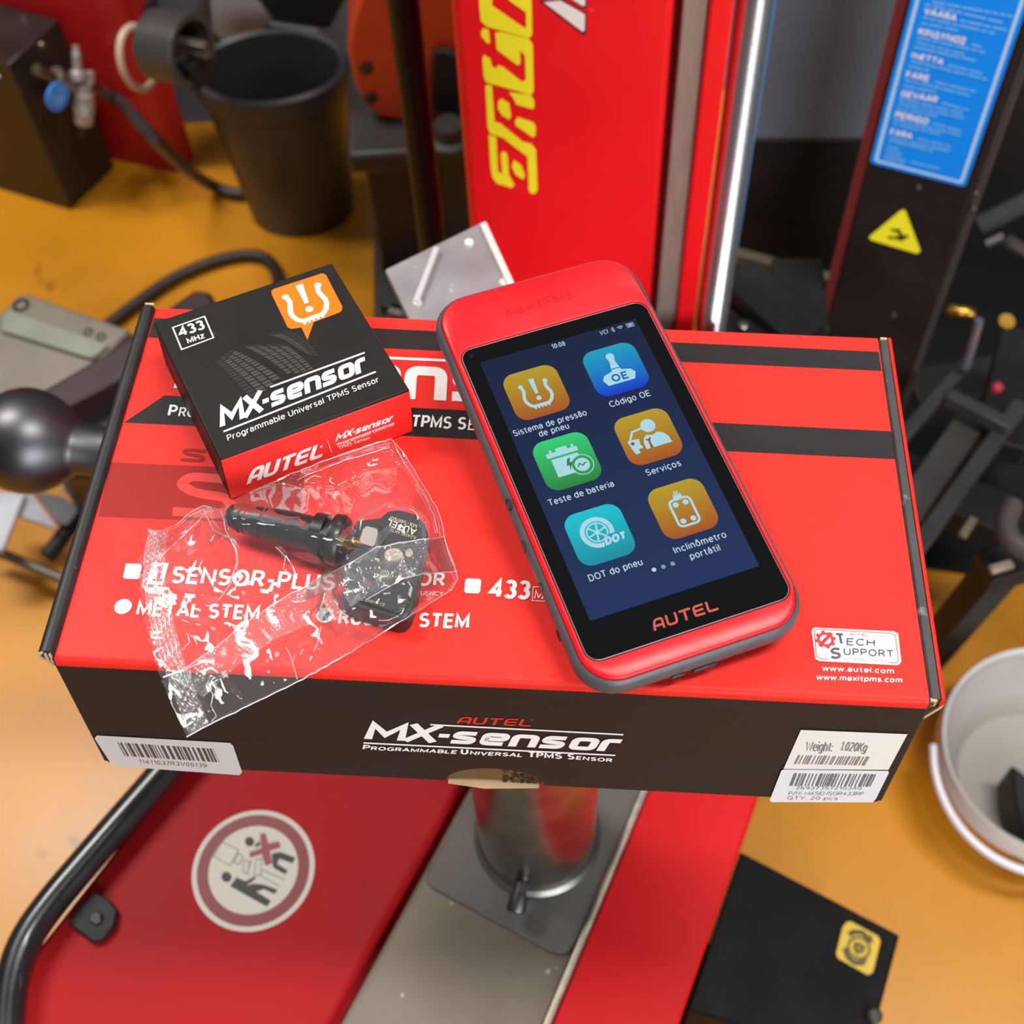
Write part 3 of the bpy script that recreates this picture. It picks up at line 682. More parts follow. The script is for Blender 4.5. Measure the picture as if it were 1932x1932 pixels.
# ------------------------------------------------------------------ dark panel between the chrome rod and the tower
YP = 1.06
dpl = [hy(p, YP) for p in ((1395, -60), (1720, -60), (1560, 520), (1375, 478))]
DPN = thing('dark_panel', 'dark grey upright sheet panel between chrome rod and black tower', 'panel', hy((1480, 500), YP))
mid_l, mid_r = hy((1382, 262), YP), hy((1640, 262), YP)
MB().prism([dpl[0], dpl[1], mid_r, mid_l], (0, 0.03, 0)).build('wall_tone_sheet', mat('grey_wall_tone', '#6d7784', 0.5, var=0.1, scale=5), DPN, bevel=0.002)  # grey sheet added in place of the wall's grey above the black panel
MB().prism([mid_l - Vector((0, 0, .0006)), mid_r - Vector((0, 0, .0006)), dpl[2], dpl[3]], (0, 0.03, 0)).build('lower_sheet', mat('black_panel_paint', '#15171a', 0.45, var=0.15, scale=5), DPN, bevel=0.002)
MB().bar(hy((1372, 478), 1.03), hy((1575, 532), 1.0), 0.012, 0.016).build('foot_rail', mat('olive_rail_paint', '#5e5a47', 0.5, var=0.1), DPN, bevel=0.002)
for p in ((1392, 500), (1540, 520)):
    q = hy(p, YP + .015); MB().tube([q, (q.x, q.y, 0)], .012, 10).build('panel_leg', M_black, DPN)
base = thing('black_base_frame', 'black steel base frame between the chrome rod and the tower foot', 'frame', hz((1500, 600), 0.30))
MB().bar(hz((1385, 520), 0.42), hz((1528, 640), 0.42), 0.045, 0.02).build('diagonal_bar', M_black, base, bevel=0.002)
MB().bar(hz((1385, 560), 0.40), hz((1500, 660), 0.40), 0.05, 0.015).build('inner_bar', mat('brown_black_paint', '#2a211d', 0.5), base, bevel=0.002)
MB().bar(hz((1330, 652), 0.40), hz((1530, 658), 0.40), 0.05, 0.03).build('front_bar', M_black, base, bevel=0.002)
MB().bar(hz((1500, 505), 0.40), hz((1512, 640), 0.40), 0.05, 0.03).build('side_bar', M_black, base, bevel=0.002)
for p in ((1385, 540), (1515, 655)):
    q = hz(p, 0.39); MB().tube([q, (q.x, q.y, 0.0)], 0.014, 10).build('foot', M_black, base)
q = hz((1402, 614), 0.42); MB().lathe([(0, .006), (.004, .006), (.005, .004)], q - Vector((0, 0, .002)), (0, 0, 1), 6).build('bolt', M_bolt, base)

# ------------------------------------------------------------------ black clutter on the right
tag(MB().prism([hz(p, .004) for p in ((1330, 470), (1700, 430), (2300, 330), (2300, 1090), (1935, 1075), (1850, 1085), (1745, 1070), (1700, 960), (1650, 1080), (1450, 900), (1330, 640))], (0, 0, -.0035)).build('dark_floor_sheet', mat('floor_sheet_black', '#0e0d0d', .6, spec=.2)), 'dark sheet added on the floor under the tower and black stand', 'mat')  # added sheet, darkens the yellow floor below the clutter
fr = thing('black_floor_stand', 'black folding steel stand with crossed bars, right of the carton', 'stand', hz((1850, 950), 0.0))
def barz(name, a, b, za, zb, w, h, m, par): return MB().bar(hz(a, za), hz(b, zb), w, h).build(name, m, par, bevel=0.0015)
M_dg = mat('charcoal_paint', '#403b39', 0.45, var=0.1); M_dg2 = mat('dark_grey_bar', '#323234', 0.42, var=0.1)
barz('flat_bar', (1845, 775), (1660, 1040), 0.32, 0.32, 0.030, 0.010, M_dg, fr)
barz('frame_bar', (1925, 765), (1700, 1075), 0.33, 0.33, 0.016, 0.016, M_dg2, fr)
barz('frame_bar', (1822, 690), (1690, 840), 0.34, 0.34, 0.013, 0.016, M_dg2, fr)
barz('cross_bar', (1785, 748), (1905, 808), 0.345, 0.345, 0.013, 0.016, M_dg2, fr)
barz('leg', (1885, 1075), (1735, 1255), 0.30, 0.02, 0.034, 0.03, M_black, fr)
barz('leg', (1960, 1050), (1850, 1080), 0.30, 0.30, 0.034, 0.03, M_black, fr)
barz('back_bar', (1932, 640), (1880, 850), 0.30, 0.30, 0.05, 0.03, M_black, fr)
barz('lower_bar', (1690, 900), (1960, 1010), 0.22, 0.22, 0.05, 0.03, M_black, fr)
barz('lower_bar', (1640, 960), (1930, 900), 0.20, 0.20, 0.06, 0.03, M_black, fr)
barz('lower_bar', (1720, 740), (1960, 700), 0.20, 0.20, 0.05, 0.02, M_black, fr)
q1, q2 = hz((1847, 604), 0.42), hz((1822, 692), 0.36)
tag(MB().tube([q1, q2], 0.0046, 12).build('steel_lever', mat('grey_blue_steel', '#8a8a9c', 0.35, metal=0.7)), 'thin blue-grey steel lever rod upright beside the black tower', 'lever')
tag(MB().lathe([(0, .004), (.004, .0065), (.022, .0065), (.028, .004)], hz((1784, 583), 0.40), hz((1840, 592), 0.40) - hz((1784, 583), 0.40), 12).build('brass_fitting', M_brass), 'small brass hose fitting low beside the black tower', 'fitting')
MB().lathe([(0, .005), (.005, .008), (.008, .008)], hz((1895, 612), 0.40), (0, -.3, 1), 10).build('hex_plug', M_brass, fr)
MB().lathe([(0, .003), (.003, .0055), (.010, .005)], hz((1872, 738), 0.36), (.6, .3, .3), 10).build('red_plug', mat('red_plastic', '#a3222a', 0.4), fr)
MB().bar(hz((1815, 1012), .34), hz((1838, 978), .34), .008, .006).build('steel_clip', mat('olive_steel', '#7b745e', 0.4, metal=0.5), fr, bevel=.001)
MB().bar(hz((1868, 1076), .345), hz((1910, 1064), .345), .008, .006).build('steel_pin', mat('pale_steel', '#a2978a', 0.4, metal=0.5), fr, bevel=.001)
hs = [hz(p, 0.36) for p in ((1910, 950), (1895, 985), (1905, 1020), (1960, 1050))]
tag(MB().tube(hs, 0.010, 12, smooth=2).build('rubber_hose', mat('grey_rubber', '#4c4745', 0.5)), 'grey rubber hose bend at the right edge above the bucket', 'hose')
# upright dark machine behind the tower
tag(MB().prism([hy(p, 1.25) for p in ((1800, -40), (2050, -40), (2050, 620), (1700, 560))], (0, 0.2, 0)).build('black_machine_cabinet', mat('near_black_paint', '#121213', 0.5), bevel=0.004), 'near-black machine cabinet behind the black tower at the right edge', 'cabinet')
arm = thing('lamp_arm', 'grey jointed arm behind the black tower at the right edge', 'arm', hy((1900, 420), 1.1))
MB().tube([hy((1850, 425), 1.1), hy((1900, 400), 1.1), hy((1960, 370), 1.1)], 0.012, 10).build('upper_arm', M_dg2, arm)
MB().tube([hy((1862, 460), 1.08), hy((1893, 445), 1.08)], 0.005, 8).build('clevis', mat('grey_steel', '#5f5c5c', .4, metal=.6), arm)
MB().tube([hy((1902, 455), 1.08), hy((1945, 480), 1.08)], 0.008, 8).build('clevis', MATS['grey_steel'], arm)

# ------------------------------------------------------------------ white bucket, right edge
bz = 0.11
bc = hz((1990, 1412), bz); br = (bc - hz((1775, 1400), bz)).length
BK = thing('paint_bucket', 'white plastic bucket with smudged rim standing on the yellow floor', 'bucket', (bc.x, bc.y, 0))
M_bk = mat('white_bucket_plastic', '#d6d2cd', 0.4, var=0.10, scale=9)
M_bki = mat('dirty_bucket_inside', '#b9b3ab', 0.5, var=0.12, scale=7, speck=('#7a5f33', 7.0, 0.68))
o = (bc.x, bc.y, 0)
MB().lathe([(0.0, br * .60), (0.0, br * .62), (bz - .03, br * .90), (bz - .03, br * 1.0), (bz, br), (bz + .003, br * .985), (bz, br * .955), (bz - .012, br * .95)], o, (0, 0, 1), 56, cap=False).build('bucket_wall', M_bk, BK)
MB().lathe([(bz - .008, br * .948), (bz - .012, br * .945), (bz - .09, br * .66), (bz - .095, 0.0)], o, (0, 0, 1), 56, cap=False).build('bucket_inside', M_bki, BK)
hp = []
for k in range(13):
    a = math.radians(172 + k * 10.5); e = 1.045 + 0.05 * math.sin(k / 12 * math.pi)
    hp.append((bc.x + br * e * math.cos(a), bc.y + br * e * math.sin(a), bz - .012 - .02 * math.sin(k / 12 * math.pi)))
MB().tube(hp, 0.0042, 10, smooth=1).build('bucket_handle', mat('white_handle', '#e6e6ee', 0.35), BK)
tl = thing('scrub_brush', 'black brush handle standing inside the white bucket', 'brush', hz((1940, 1500), bz - .09))
MB().prism([hz(p, bz - .03) for p in ((1908, 1440), (1960, 1480), (1990, 1600), (1935, 1585), (1912, 1500))], (0, 0, -.058)).build('brush_block', M_rubber, tl, bevel=.004)
MB().tube([hz((1950, 1520), bz - .03), hz((2010, 1560), bz + .05)], .008, 10).build('brush_handle', M_blackp, tl)

# ------------------------------------------------------------------ black pedal housing with yellow sticker
zq = 0.30
PB = thing('pedal_housing', 'black sheet steel pedal housing with a square yellow rotation sticker', 'housing', hz((1500, 1800), 0.0))
MB().prism([hz(p, zq) for p in ((1397, 1606), (1698, 1764), (1632, 2010), (1297, 1905))], (0, 0, -0.295)).build('housing_body', mat('satin_black_paint', '#0b0a0a', 0.6, var=.1, spec=.15), PB, bevel=.002)
PPB = Plane(frame(Matrix.Identity(3), Vector((0, 0, zq))))
def Z9(pts): return [(1232 + x / 2.64, 1200 + y / 2.64) for x, y in pts]
stk = Sheet(PPB).ppoly(Z9([(965, 1425), (985, 1422), (1120, 1495), (1133, 1520), (1095, 1675), (1070, 1690), (920, 1605), (912, 1580), (945, 1450)])).build('rotation_sticker', mat('aged_yellow_sticker', '#d9b622', 0.45), PB, 0.0004)
sh = Sheet(PPB)
for l in ([(975, 1490), (1000, 1475), (1040, 1478), (1075, 1510)], [(955, 1555), (970, 1600), (1005, 1630), (1055, 1628)]): sh.ribbon(sh.px(Z9(l)), 0.004)
sh.ppoly(Z9([(1085, 1485), (1098, 1530), (1058, 1528)])); sh.ppoly(Z9([(1045, 1600), (1068, 1610), (1050, 1642)]))
c = PPB.uv(Z9([(1025, 1555)])[0]); sh.ell(c, .0095, .0095, 24, hole=.8); sh.ell(c, .0045, .0045, 16, hole=.5)
for k in range(3):
    a = k * 2.09; sh.ribbon([c, (c[0] + .006 * math.cos(a), c[1] + .006 * math.sin(a))], .0014)
sh.build('arrows_print', mat('dark_olive_print', '#4b4310', 0.5), stk, 0.0007)
MB().lathe([(0, .007), (.004, .0065), (.006, .004)], hz((1648, 1917), zq), (0, 0, 1), 16).build('cover_bolt', MATS['dark_bolt'], PB)

# ------------------------------------------------------------------ red cabinet, black box, regulator and hose, top left
RA, RB, RC = hz((336, 328), 0), hz((205, 300), 0), hz((405, 266), 0)
RC_ = RA + (RC - RA) * 0.5; RB_ = RA + (RB - RA) * 2.4; RD_ = RB_ + RC_ - RA
CB = thing('red_cabinet', 'tall red painted machine cabinet in the top left corner', 'cabinet', (RA.x, RA.y, 0))
MB().prism([RA, RB_, RD_, RC_], (0, 0, 0.85)).build('cabinet_body', mat('cabinet_red_paint', '#b5161c', 0.42, var=.08, scale=3), CB, bevel=.006)
tabq = [hy(p, RA.y - .01) for p in ((265, 35), (290, 8), (300, 38), (273, 58))]
MB().prism(tabq, (0, 0.02, 0)).build('black_tab', M_black, CB)

BA, BB_, BC_ = hz((134, 397), 0.0), hz((0, 357), 0.0), hz((217, 316), 0.0)
r1 = (BB_ - BA).normalized(); r2 = (BC_ - BA)
# height: the vertical edge over BA ends at pixel (3, 126)
t_ = ray((3, 126)); kk = math.hypot(BA.x, BA.y) / math.hypot(t_.x, t_.y); hb = CAM.z + t_.z * kk
KB = thing('control_box', 'black sheet steel box carrying the air regulator, in front of the red cabinet', 'box', (BA.x, BA.y, 0))
MB().prism([BA, BA + r1 * .24, BA + r1 * .24 + r2, BA + r2], (0, 0, hb)).build('box_body', mat('brown_black_steel', '#241d1b', 0.4, var=.15), KB, bevel=.002)
for p in ((45, 35),):
    q = hz(p, hb); MB().lathe([(0, .006), (.003, .005)], q, (0, 0, 1), 12).build('screw', M_bolt, KB)
nf = Vector((r2.y, -r2.x, 0)).normalized()
if nf.y > 0: nf = -nf
PK = frame(Matrix(((r2.normalized().x, 0, nf.x), (r2.normalized().y, 0, nf.y), (0, 1, 0))), Vector((BA.x, BA.y, 0)))
PKp = Plane(frame(PK.to_3x3(), Vector((BA.x, BA.y, 0)) + nf * 0.03))
def onk(p, h=0.0):
    q = PKp.uv(p); return PKp.P(q.x, q.y, h)
for p in ((32, 162), (112, 100)):
    q = onk(p, -.03); MB().lathe([(0, .006), (.003, .005)], q, nf, 12).build('screw', M_bolt, KB)
AR = thing('air_regulator', 'steel and brass air regulator with a round blue tag on the black box', 'regulator', onk((140, 160)))
M_nick = mat('nickel', '#b5b2ae', 0.35, metal=.45)
MB().tube([onk((68, 130)), onk((106, 146))], .0075, 12).build('inlet_pipe', mat('old_brass', '#8d7a5c', .35, metal=1), AR)
MB().tube([onk((104, 142)), onk((165, 172))], .0125, 8).build('manifold', mat('steel_block', '#7e776c', .4, metal=.9), AR)
MB().lathe([(0, .010), (.012, .010), (.014, .013), (.026, .013), (.027, .0145), (.030, .013), (.033, .0145), (.036, .013), (.039, .0145), (.042, .013), (.055, .0125), (.058, .010)], onk((146, 152), .012), onk((146, 230), .012) - onk((146, 152), .012), 20).build('knurled_knob', M_nick, AR)
MB().lathe([(0, .011), (.010, .009), (.012, .006), (.034, .006), (.036, .0045), (.044, .004)], onk((137, 142), .010), onk((133, 98), .010) - onk((137, 142), .010), 16).build('valve_stem', M_nick, AR)
MB().tube([onk((160, 150), .01), onk((158, 132), .01)], .006, 10).build('side_nipple', M_nick, AR)
MB().tube([onk((160, 163)), onk((190, 172))], .0075, 10).build('hose_barb', MATS['old_brass'], AR)
tagd = MB().lathe([(0, .0195), (.004, .0195)], onk((91, 174), .014), nf, 28).build('blue_tag', mat('blue_plastic_tag', '#3f86e0', .4), AR)
tp = Plane(frame(PK.to_3x3(), onk((91, 174), .0185)))
Sheet(tp).ribbon([(-.012, .006), (-.004, .008)], .0022).ribbon([(.002, .009), (.010, .007)], .0022).ribbon([(-.010, -.003), (.010, -.001)], .002).ribbon([(-.007, -.008), (.008, -.007)], .002).build('tag_print', mat('pale_tag_print', '#a9c9f2', .5), tagd, 0.0)
MB().tube([onk((141, 226), .012), onk((143, 250), .012)], .0065, 10).build('drain_cup', M_rubber, AR)
pth = [onk((190, 172)), onk((225, 190), .01)]
e = hz((465, 366), 0.011); s0 = pth[-1]
for p, y in (((270, 240), 1.33), ((318, 290), 1.38), ((358, 325), 1.42)): pth.append(hy(p, y))
for p in ((400, 351), (435, 364), (462, 366), (470, 355)): pth.append(hz(p, 0.011))
tag(MB().tube(pth, 0.0085, 12, smooth=2).build('air_hose', mat('grey_black_hose', '#3b3836', .45)), 'dark grey air hose from the regulator down to the yellow floor', 'hose')

# black drum and cream ring on the cabinet side
dc = hy((334, 90), 1.33)
DR = thing('black_drum', 'black plastic drum holder open to the right, beside the red cabinet', 'holder', dc)
ax = Vector((0.80, -0.42, 0.12)).normalized()
MB().lathe([(-.034, .032), (-.031, .041), (.018, .041), (.021, .0435), (.023, .0415), (.023, .0345), (.0, .033), (-.02, .032)], dc, ax, 36, cap=False).build('drum_shell', mat('grey_black_plastic', '#3d3a37', .4, var=.1), DR)
MB().lathe([(-.02, .0), (-.021, .0325)], dc, ax, 36, cap=False).build('drum_bottom', M_black, DR)
for dz in (.014, .002):
    MB().bar(dc + ax * .002 + Vector((-.010, 0, dz)), dc + ax * .022 + Vector((.020, -.012, dz)), .010, .008).build('inner_bar', mat('warm_grey_steel', '#6b6258', .35, metal=.6), DR, bevel=.001)
MB().bar(dc + ax * .022 + Vector((0, 0, -.008)), dc + ax * .024 + Vector((0, 0, -.045)), .04, .015).build('drum_bracket', M_black, DR, bevel=.002)
rgc = hy((304, 118), 1.36); rp = []
for k in range(40):
    a = 2 * math.pi * k / 40; u = Vector((0, 0, 1)); v = ax.cross(u).normalized()
    rp.append(rgc + (v * math.cos(a) * .030 + ax.cross(v) * math.sin(a) * .040 - ax * .035))
tag(MB().tube(rp + [rp[0]], .0045, 8, cap=False).build('cream_ring', mat('cream_plastic', '#c9b29a', .45)), 'cream plastic ring hanging behind the black drum holder', 'ring')

# ------------------------------------------------------------------ black waste bin
wb = hz((572, 398), 0.0)
hr = 0.262
wc = Vector((wb.x, wb.y, hr)); rt = 0.0935; rb = 0.070
WB = thing('waste_bin', 'black round plastic waste bin with a rolled rim on the yellow floor', 'bin', (wb.x, wb.y, 0))
M_bin = mat('black_bin_plastic', '#2e2d2e', 0.42, var=.12, scale=10)
MB(Matrix.Translation((wb.x, wb.y, 0)) @ Matrix.Diagonal((1.04, .74, 1, 1))).lathe([(0, rb * .96), (.004, rb), (hr - .036, rt * .97), (hr - .034, rt * 1.03), (hr - .010, rt * 1.06), (hr - .002, rt * 1.04), (hr + .002, rt * .98), (hr - .002, rt * .92), (hr - .02, rt * .89), (.02, rb * .93), (.012, 0)], (0, 0, 0), (0, 0, 1), 64).build('bin_wall', M_bin, WB)
lc = hy((556, 20), wb.y + .115)
ld = thing('bin_lid', 'black flap lid standing open behind the waste bin', 'lid', lc)
MB().prism([hy(p, wb.y + .10) for p in ((455, -40), (520, 48), (560, 56), (625, 55), (655, -5), (660, -60))], (0, .012, .006)).build('lid_flap', mat('matt_black_plastic', '#1c1c1d', .5), ld, bevel=.003)
MB().tube([hy((508, 46), wb.y + .098), hy((600, 60), wb.y + .098)], .006, 10).build('lid_hinge', M_blackp, ld)
MB().bar(hy((515, 46), wb.y + .106), hy((515, 46), wb.y + .106) - Vector((0, 0, .25)), .02, .01, (0, 1, 0)).build('lid_post', M_black, ld)

# grey board behind the bin
tag(MB().prism([hy(p, 1.59) for p in ((392, -60), (470, -60), (522, 58), (420, 78), (400, 60))], (0, .02, 0)).build('grey_board', mat('pale_grey_board', '#a7adb4', .5, var=.1), bevel=.002), 'pale grey sheet board behind the drum holder and the bin', 'board')

# ------------------------------------------------------------------ orange and black press behind the pole
YO = 1.22
OR = thing('orange_press', 'small orange and black floor press standing behind the black pole', 'machine', hz((780, 560), 0.0))
M_or = mat('orange_paint', '#b8401f', 0.42, var=.1, scale=8)
oq = [(655, 95), (663, 50), (688, -40), (900, -40), (890, 225), (760, 232), (722, 225), (690, 205), (672, 170)]
op = MB().prism([hy(p, YO) for p in oq], (0, .10, 0)).build('orange_housing', M_or, OR, bevel=.006)
for p in ((691, 128), (699, 184)):
    MB().lathe([(0, .0085), (.001, .0085), (.002, .005), (-.004, .004)], hy(p, YO - .0005), (0, -1, 0), 14).build('socket_bolt', M_dsteel, op)
MB().prism([hy(p, YO - .01) for p in ((818, 100), (840, 95), (900, 120), (900, 225), (830, 222), (815, 200))], (0, .008, 0)).build('black_cover', M_black, op, bevel=.003)
M_bb = mat('warm_black_casting', '#2b2724', .5, var=.15, scale=12)
def zat(py, y): return hy((760, py), y).z
zt = hy((740, 231), YO).z - .0005; yf = hz((700, 292), zt).y
MB().box((hy((664, 285), YO).x, yf, zt - .03), (hy((905, 285), YO).x, YO + .12, zt)).build('press_table', M_bb, OR, bevel=.006)
MB().box((hy((705, 400), YO).x, yf + .03, 0.10), (hy((905, 400), YO).x, YO + .10, zt - .0305)).build('press_column', M_bb, OR, bevel=.004)
MB().box((hy((672, 430), YO - .1).x, YO - .12, 0.085), (hy((905, 430), YO - .1).x, YO + .10, 0.11)).build('press_foot', M_bb, OR, bevel=.006)
MB().box((hy((700, 430), YO - .1).x, YO - .10, 0.0), (hy((905, 430), YO - .1).x, YO + .09, 0.085)).build('press_base', M_bb, OR, bevel=.004)
q = hy((848, 262), YO - .04); q.z = zt; MB().lathe([(0, .026), (.012, .026), (.014, .018), (.03, .016)], q, (0, 0, 1), 20).build('press_ram', M_bb, OR)

pa, pb = hy((769, 0), 0.86), hy((808, 456), 0.86)
px_ = (pa.x + pb.x) / 2; pr_ = (hy((799, 0), .86).x - hy((738, 0), .86).x) / 2
PO = thing('black_pole', 'thick black upright pole left of the red column', 'pole', (px_, 0.86, 0))
MB().tube([(px_, .86, 0.02), (px_, .86, 1.15)], pr_, 32).build('pole_tube', mat('gloss_black_paint', '#121110', .42, spec=.25), PO)
MB().lathe([(0, pr_ * 2.2), (.02, pr_ * 2.2), (.025, pr_ * 1.2)], (px_, .86, 0), (0, 0, 1), 32).build('pole_foot', M_black, PO)

# ------------------------------------------------------------------ silver plate behind the tablet
zs = 0.80
sp = thing('silver_tray', 'scuffed silver metal tray plate behind the tablet', 'tray', hz((845, 520), zs))
MB().prism([hz(p, zs) for p in ((726, 508), (912, 417), (1010, 640), (790, 640))], (0, 0, -.006)).build('tray_plate', mat('scuffed_aluminium', '#8f8e92', .45, metal=.3, var=.16, scale=28, speck=('#efeaea', 40.0, .66)), sp, bevel=.001)
MB().prism([hz(p, zs + .004) for p in ((905, 421), (917, 416), (1020, 640), (1006, 640))], (0, 0, -.010)).build('tray_edge', mat('bright_tray_edge', '#e6ded6', .35), sp, bevel=.001)
MB().bar(hz((824, 470), zs + .002), hz((785, 572), zs + .002), .0035, .004).build('tray_rib', mat('pale_rib', '#d5d3d6', .35, metal=.3), sp)
for p in ((885, 461), (787, 573)): MB().lathe([(0, .0032), (.0025, .0026)], hz(p, zs), (0, 0, 1), 12).build('tray_stud', M_white, sp)
q = hz((880, 600), zs - .006); MB().tube([q, (q.x, q.y, ZD)], .012, 12).build('tray_post', M_dsteel, sp)
cl = thing('clamp_jaw', 'black clamp jaw with grey bars under the silver tray', 'clamp', hz((750, 590), .62))
for i, (p, m) in enumerate((((722, 575), M_black), ((736, 588), MATS['grey_steel']), ((755, 600), M_black))):
    MB().bar(hz(p, .62), hz((p[0] + 75, p[1] + 22), .62), .010, .012).build('jaw_bar', m, cl, bevel=.001)
MB().tube([hz((770, 600), .615), hz((800, 660), .57)], .008, 8).build('jaw_arm', M_black, cl)

# ------------------------------------------------------------------ left side: hose on floor, breaker arm, grey plate, roller
pth = [hz(p, 0.010) for p in ((120, 680), (205, 612), (260, 570), (320, 528), (380, 500), (440, 483), (480, 480), (508, 490), (524, 515), (530, 560), (520, 640))]
tag(MB().tube(pth, 0.0085, 12, smooth=2).build('floor_cable', mat('black_cable', '#2c2724', .45)), 'black cable curving across the yellow floor behind the small box', 'cable')
BRK = thing('breaker_arm', 'dark maroon steel lever arm running under the left of the carton', 'lever', hz((250, 650), .45))
M_mar = mat('maroon_black_paint', '#2d191b', .4, var=.2, scale=10)
MB().prism([hz(p, .47) for p in ((366, 546), (398, 550), (408, 572), (370, 640), (60, 800), (20, 770), (200, 665), (320, 578))], (0, 0, -.05)).build('arm_bar', M_mar, BRK, bevel=.004)
MB().prism([hz(p, .44) for p in ((400, 600), (420, 660), (180, 860), (60, 860), (60, 800))], (0, 0, -.04)).build('arm_web', mat('dark_web_paint', '#161212', .45), BRK, bevel=.003)
MB().bar(hz((150, 770), .45), hz((165, 752), .45), .010, .008).build('worn_spot', mat('worn_orange_steel', '#8d6a52', .4, metal=.4), BRK)
GP = thing('guide_plate', 'olive grey cast plate with bolt holes left of the carton', 'plate', hz((100, 650), .33))
M_gp = mat('olive_grey_casting', '#7d776a', .45, var=.12, scale=14, metal=.25)
MB().prism([hz(p, .36) for p in ((2, 590), (36, 556), (48, 553), (246, 622), (170, 700), (85, 740), (-40, 770), (-60, 620))], (0, 0, -.03)).build('plate_body', M_gp, GP, bevel=.003)
MB().prism([hz(p, .366) for p in ((2, 595), (14, 580), (205, 650), (172, 676), (0, 622))], (0, 0, -.0055)).build('plate_ridge', mat('pale_olive_casting', '#8d9083', .4, metal=.25, var=.1), GP, bevel=.002)
for p, r in (((40, 576), .009), ((166, 627), .005), ((191, 636), .005)):
    MB().lathe([(-.004, r), (.0006, r), (.0008, r * .6), (-.003, r * .5)], hz(p, .36), (0, 0, 1), 16).build('bolt_hole', M_black, GP)
q = hz((60, 700), .33); MB().tube([(q.x, q.y, .33), (q.x, q.y, 0)], .03, 12).build('plate_leg', M_dsteel, GP)

ra, rb_ = hz((52, 832), .66), hz((186, 851), .655)
dr = (rb_ - ra).normalized()
RO = thing('bead_roller', 'dark polished steel bead roller with a round head left of the carton', 'roller', ra - Vector((0, 0, .045)))
k = 0.038
prof = [(-k, 0.002)] + [(-k * math.cos(t), k * math.sin(t)) for t in [i * math.pi / 14 for i in range(1, 11)]] + [(k * .86, .022), (k * .92, .0195), (k * .98, .0185), (.060, .0180)]
ball = MB().lathe(prof, ra, dr, 40).build('roller_head', M_dsteel, RO, smooth=60)
MB().lathe([(.0605, .0180), (.082, .0180), (.082, .0172), (.30, .0172)], ra, dr, 32).build('roller_shaft', M_dsteel, RO)
q = ra + dr * .28; MB().tube([q, (q.x, q.y, ZD)], .014, 12).build('shaft_support', M_dsteel, RO)

# torn white boards, grey rod, black lever under the roller
M_pap = mat('white_board', '#c9cbd2', .5, var=.05)
tag(MB().prism([hz(p, .10) for p in ((-40, 925), (46, 930), (5, 1035), (-40, 1045))], (0, 0, -.006)).build('white_board_sheet', M_pap, bevel=.0005), 'white board sheet at the left edge below the roller', 'board')
tag(MB().prism([hz(p, .09) for p in ((46, 932), (58, 929), (108, 998), (70, 985), (32, 972))], (0, 0, -.006)).build('lavender_board_piece', mat('lavender_board', '#a5a6b4', .5), bevel=.0005), 'folded lavender grey board piece below the roller', 'board')
tag(MB().prism([hz(p, .085) for p in ((62, 928), (118, 936), (150, 960), (125, 990), (104, 985))], (0, 0, -.006)).build('grey_board_piece', mat('grey_board_card', '#5a5962', .5), bevel=.0005), 'dark grey folded board piece beside the carton edge', 'board')
tag(MB().prism([hz(p, .095) for p in ((112, 920), (172, 915), (168, 945), (140, 938))], (0, 0, -.006)).build('cream_board_piece', mat('cream_card', '#a59a88', .5), bevel=.0005), 'small cream card piece beside the carton edge', 'board')
tag(MB().tube([hz((-30, 1030), .05), hz((100, 1085), .05), hz((160, 1110), .05)], .0065, 12).build('grey_rod', mat('grey_rod_steel', '#77726a', .4, metal=.6)), 'dull grey steel rod lying low at the left of the carton', 'rod')
lv = thing('black_lever', 'black grip lever lying on the floor beside the grey rod', 'lever', hz((110, 1010), .05))
MB().tube([hz((90, 1050), .06), hz((165, 950), .06)], .010, 12).build('lever_grip', M_rubber, lv)
MB().tube([hz((165, 950), .06), hz((215, 890), .06)], .007, 10).build('lever_rod', M_dsteel, lv)

# ================================================================== the big carton
CT = thing('sensor_carton', 'large flat red and black printed carton balanced on the steel post', 'carton', CARTON)
PTOP = Plane(CARTON)
PFR = Plane(CARTON @ frame(Matrix(((1, 0, 0), (0, 0, -1), (0, 1, 0))), Vector((0, -0.0008, 0))))    # front face: u right, v up
PFR0 = Plane(CARTON @ frame(Matrix(((1, 0, 0), (0, 0, -1), (0, 1, 0))), Vector((0, 0, 0))))
M_cred = mat('red_carton_print', '#e62b22', 0.5, var=0.03, scale=30, spec=.22, bump=0.02, bscale=120)
M_cblk = mat('black_carton_print', '#241f1f', 0.55, var=0.12, scale=14, spec=.2, speck=('#6b625c', 75.0, 0.74), stretch=(1, 1, 1.6))
M_cside = mat('black_carton_fold', '#1b1a1a', 0.5, var=0.18, scale=45, speck=('#5a5450', 120.0, 0.72))
M_card = mat('raw_cardboard', '#c9ab84', 0.8, var=0.12, scale=60)
M_kraft = mat('brown_cardboard', '#6a4c26', 0.75, var=0.10, scale=40, stretch=(4, 1, 1))
core = MB(CARTON).box((0.0006, 0.0004, -BH), (BW - 0.0006, BD, -0.0014)).build('carton_body', M_kraft, CT, bevel=0.0015)
# lid with a rounded front fold
lid = []
for k in range(7):
    a = math.radians(90 * k / 6); lid.append((-0.0006 + 0.0024 - 0.0024 * math.sin(a), -0.0024 + 0.0024 * math.cos(a)))
prof = [(BD, 0.0), (BD, -0.0013), (0.004, -0.0013), (0.0002, -0.0052), (lid[-1][0], -0.0052)] + list(reversed(lid))
MB(CARTON).prism([(0.0, y, z) for y, z in prof], (BW, 0, 0)).build('lid_panel', M_cred, CT, smooth=50)
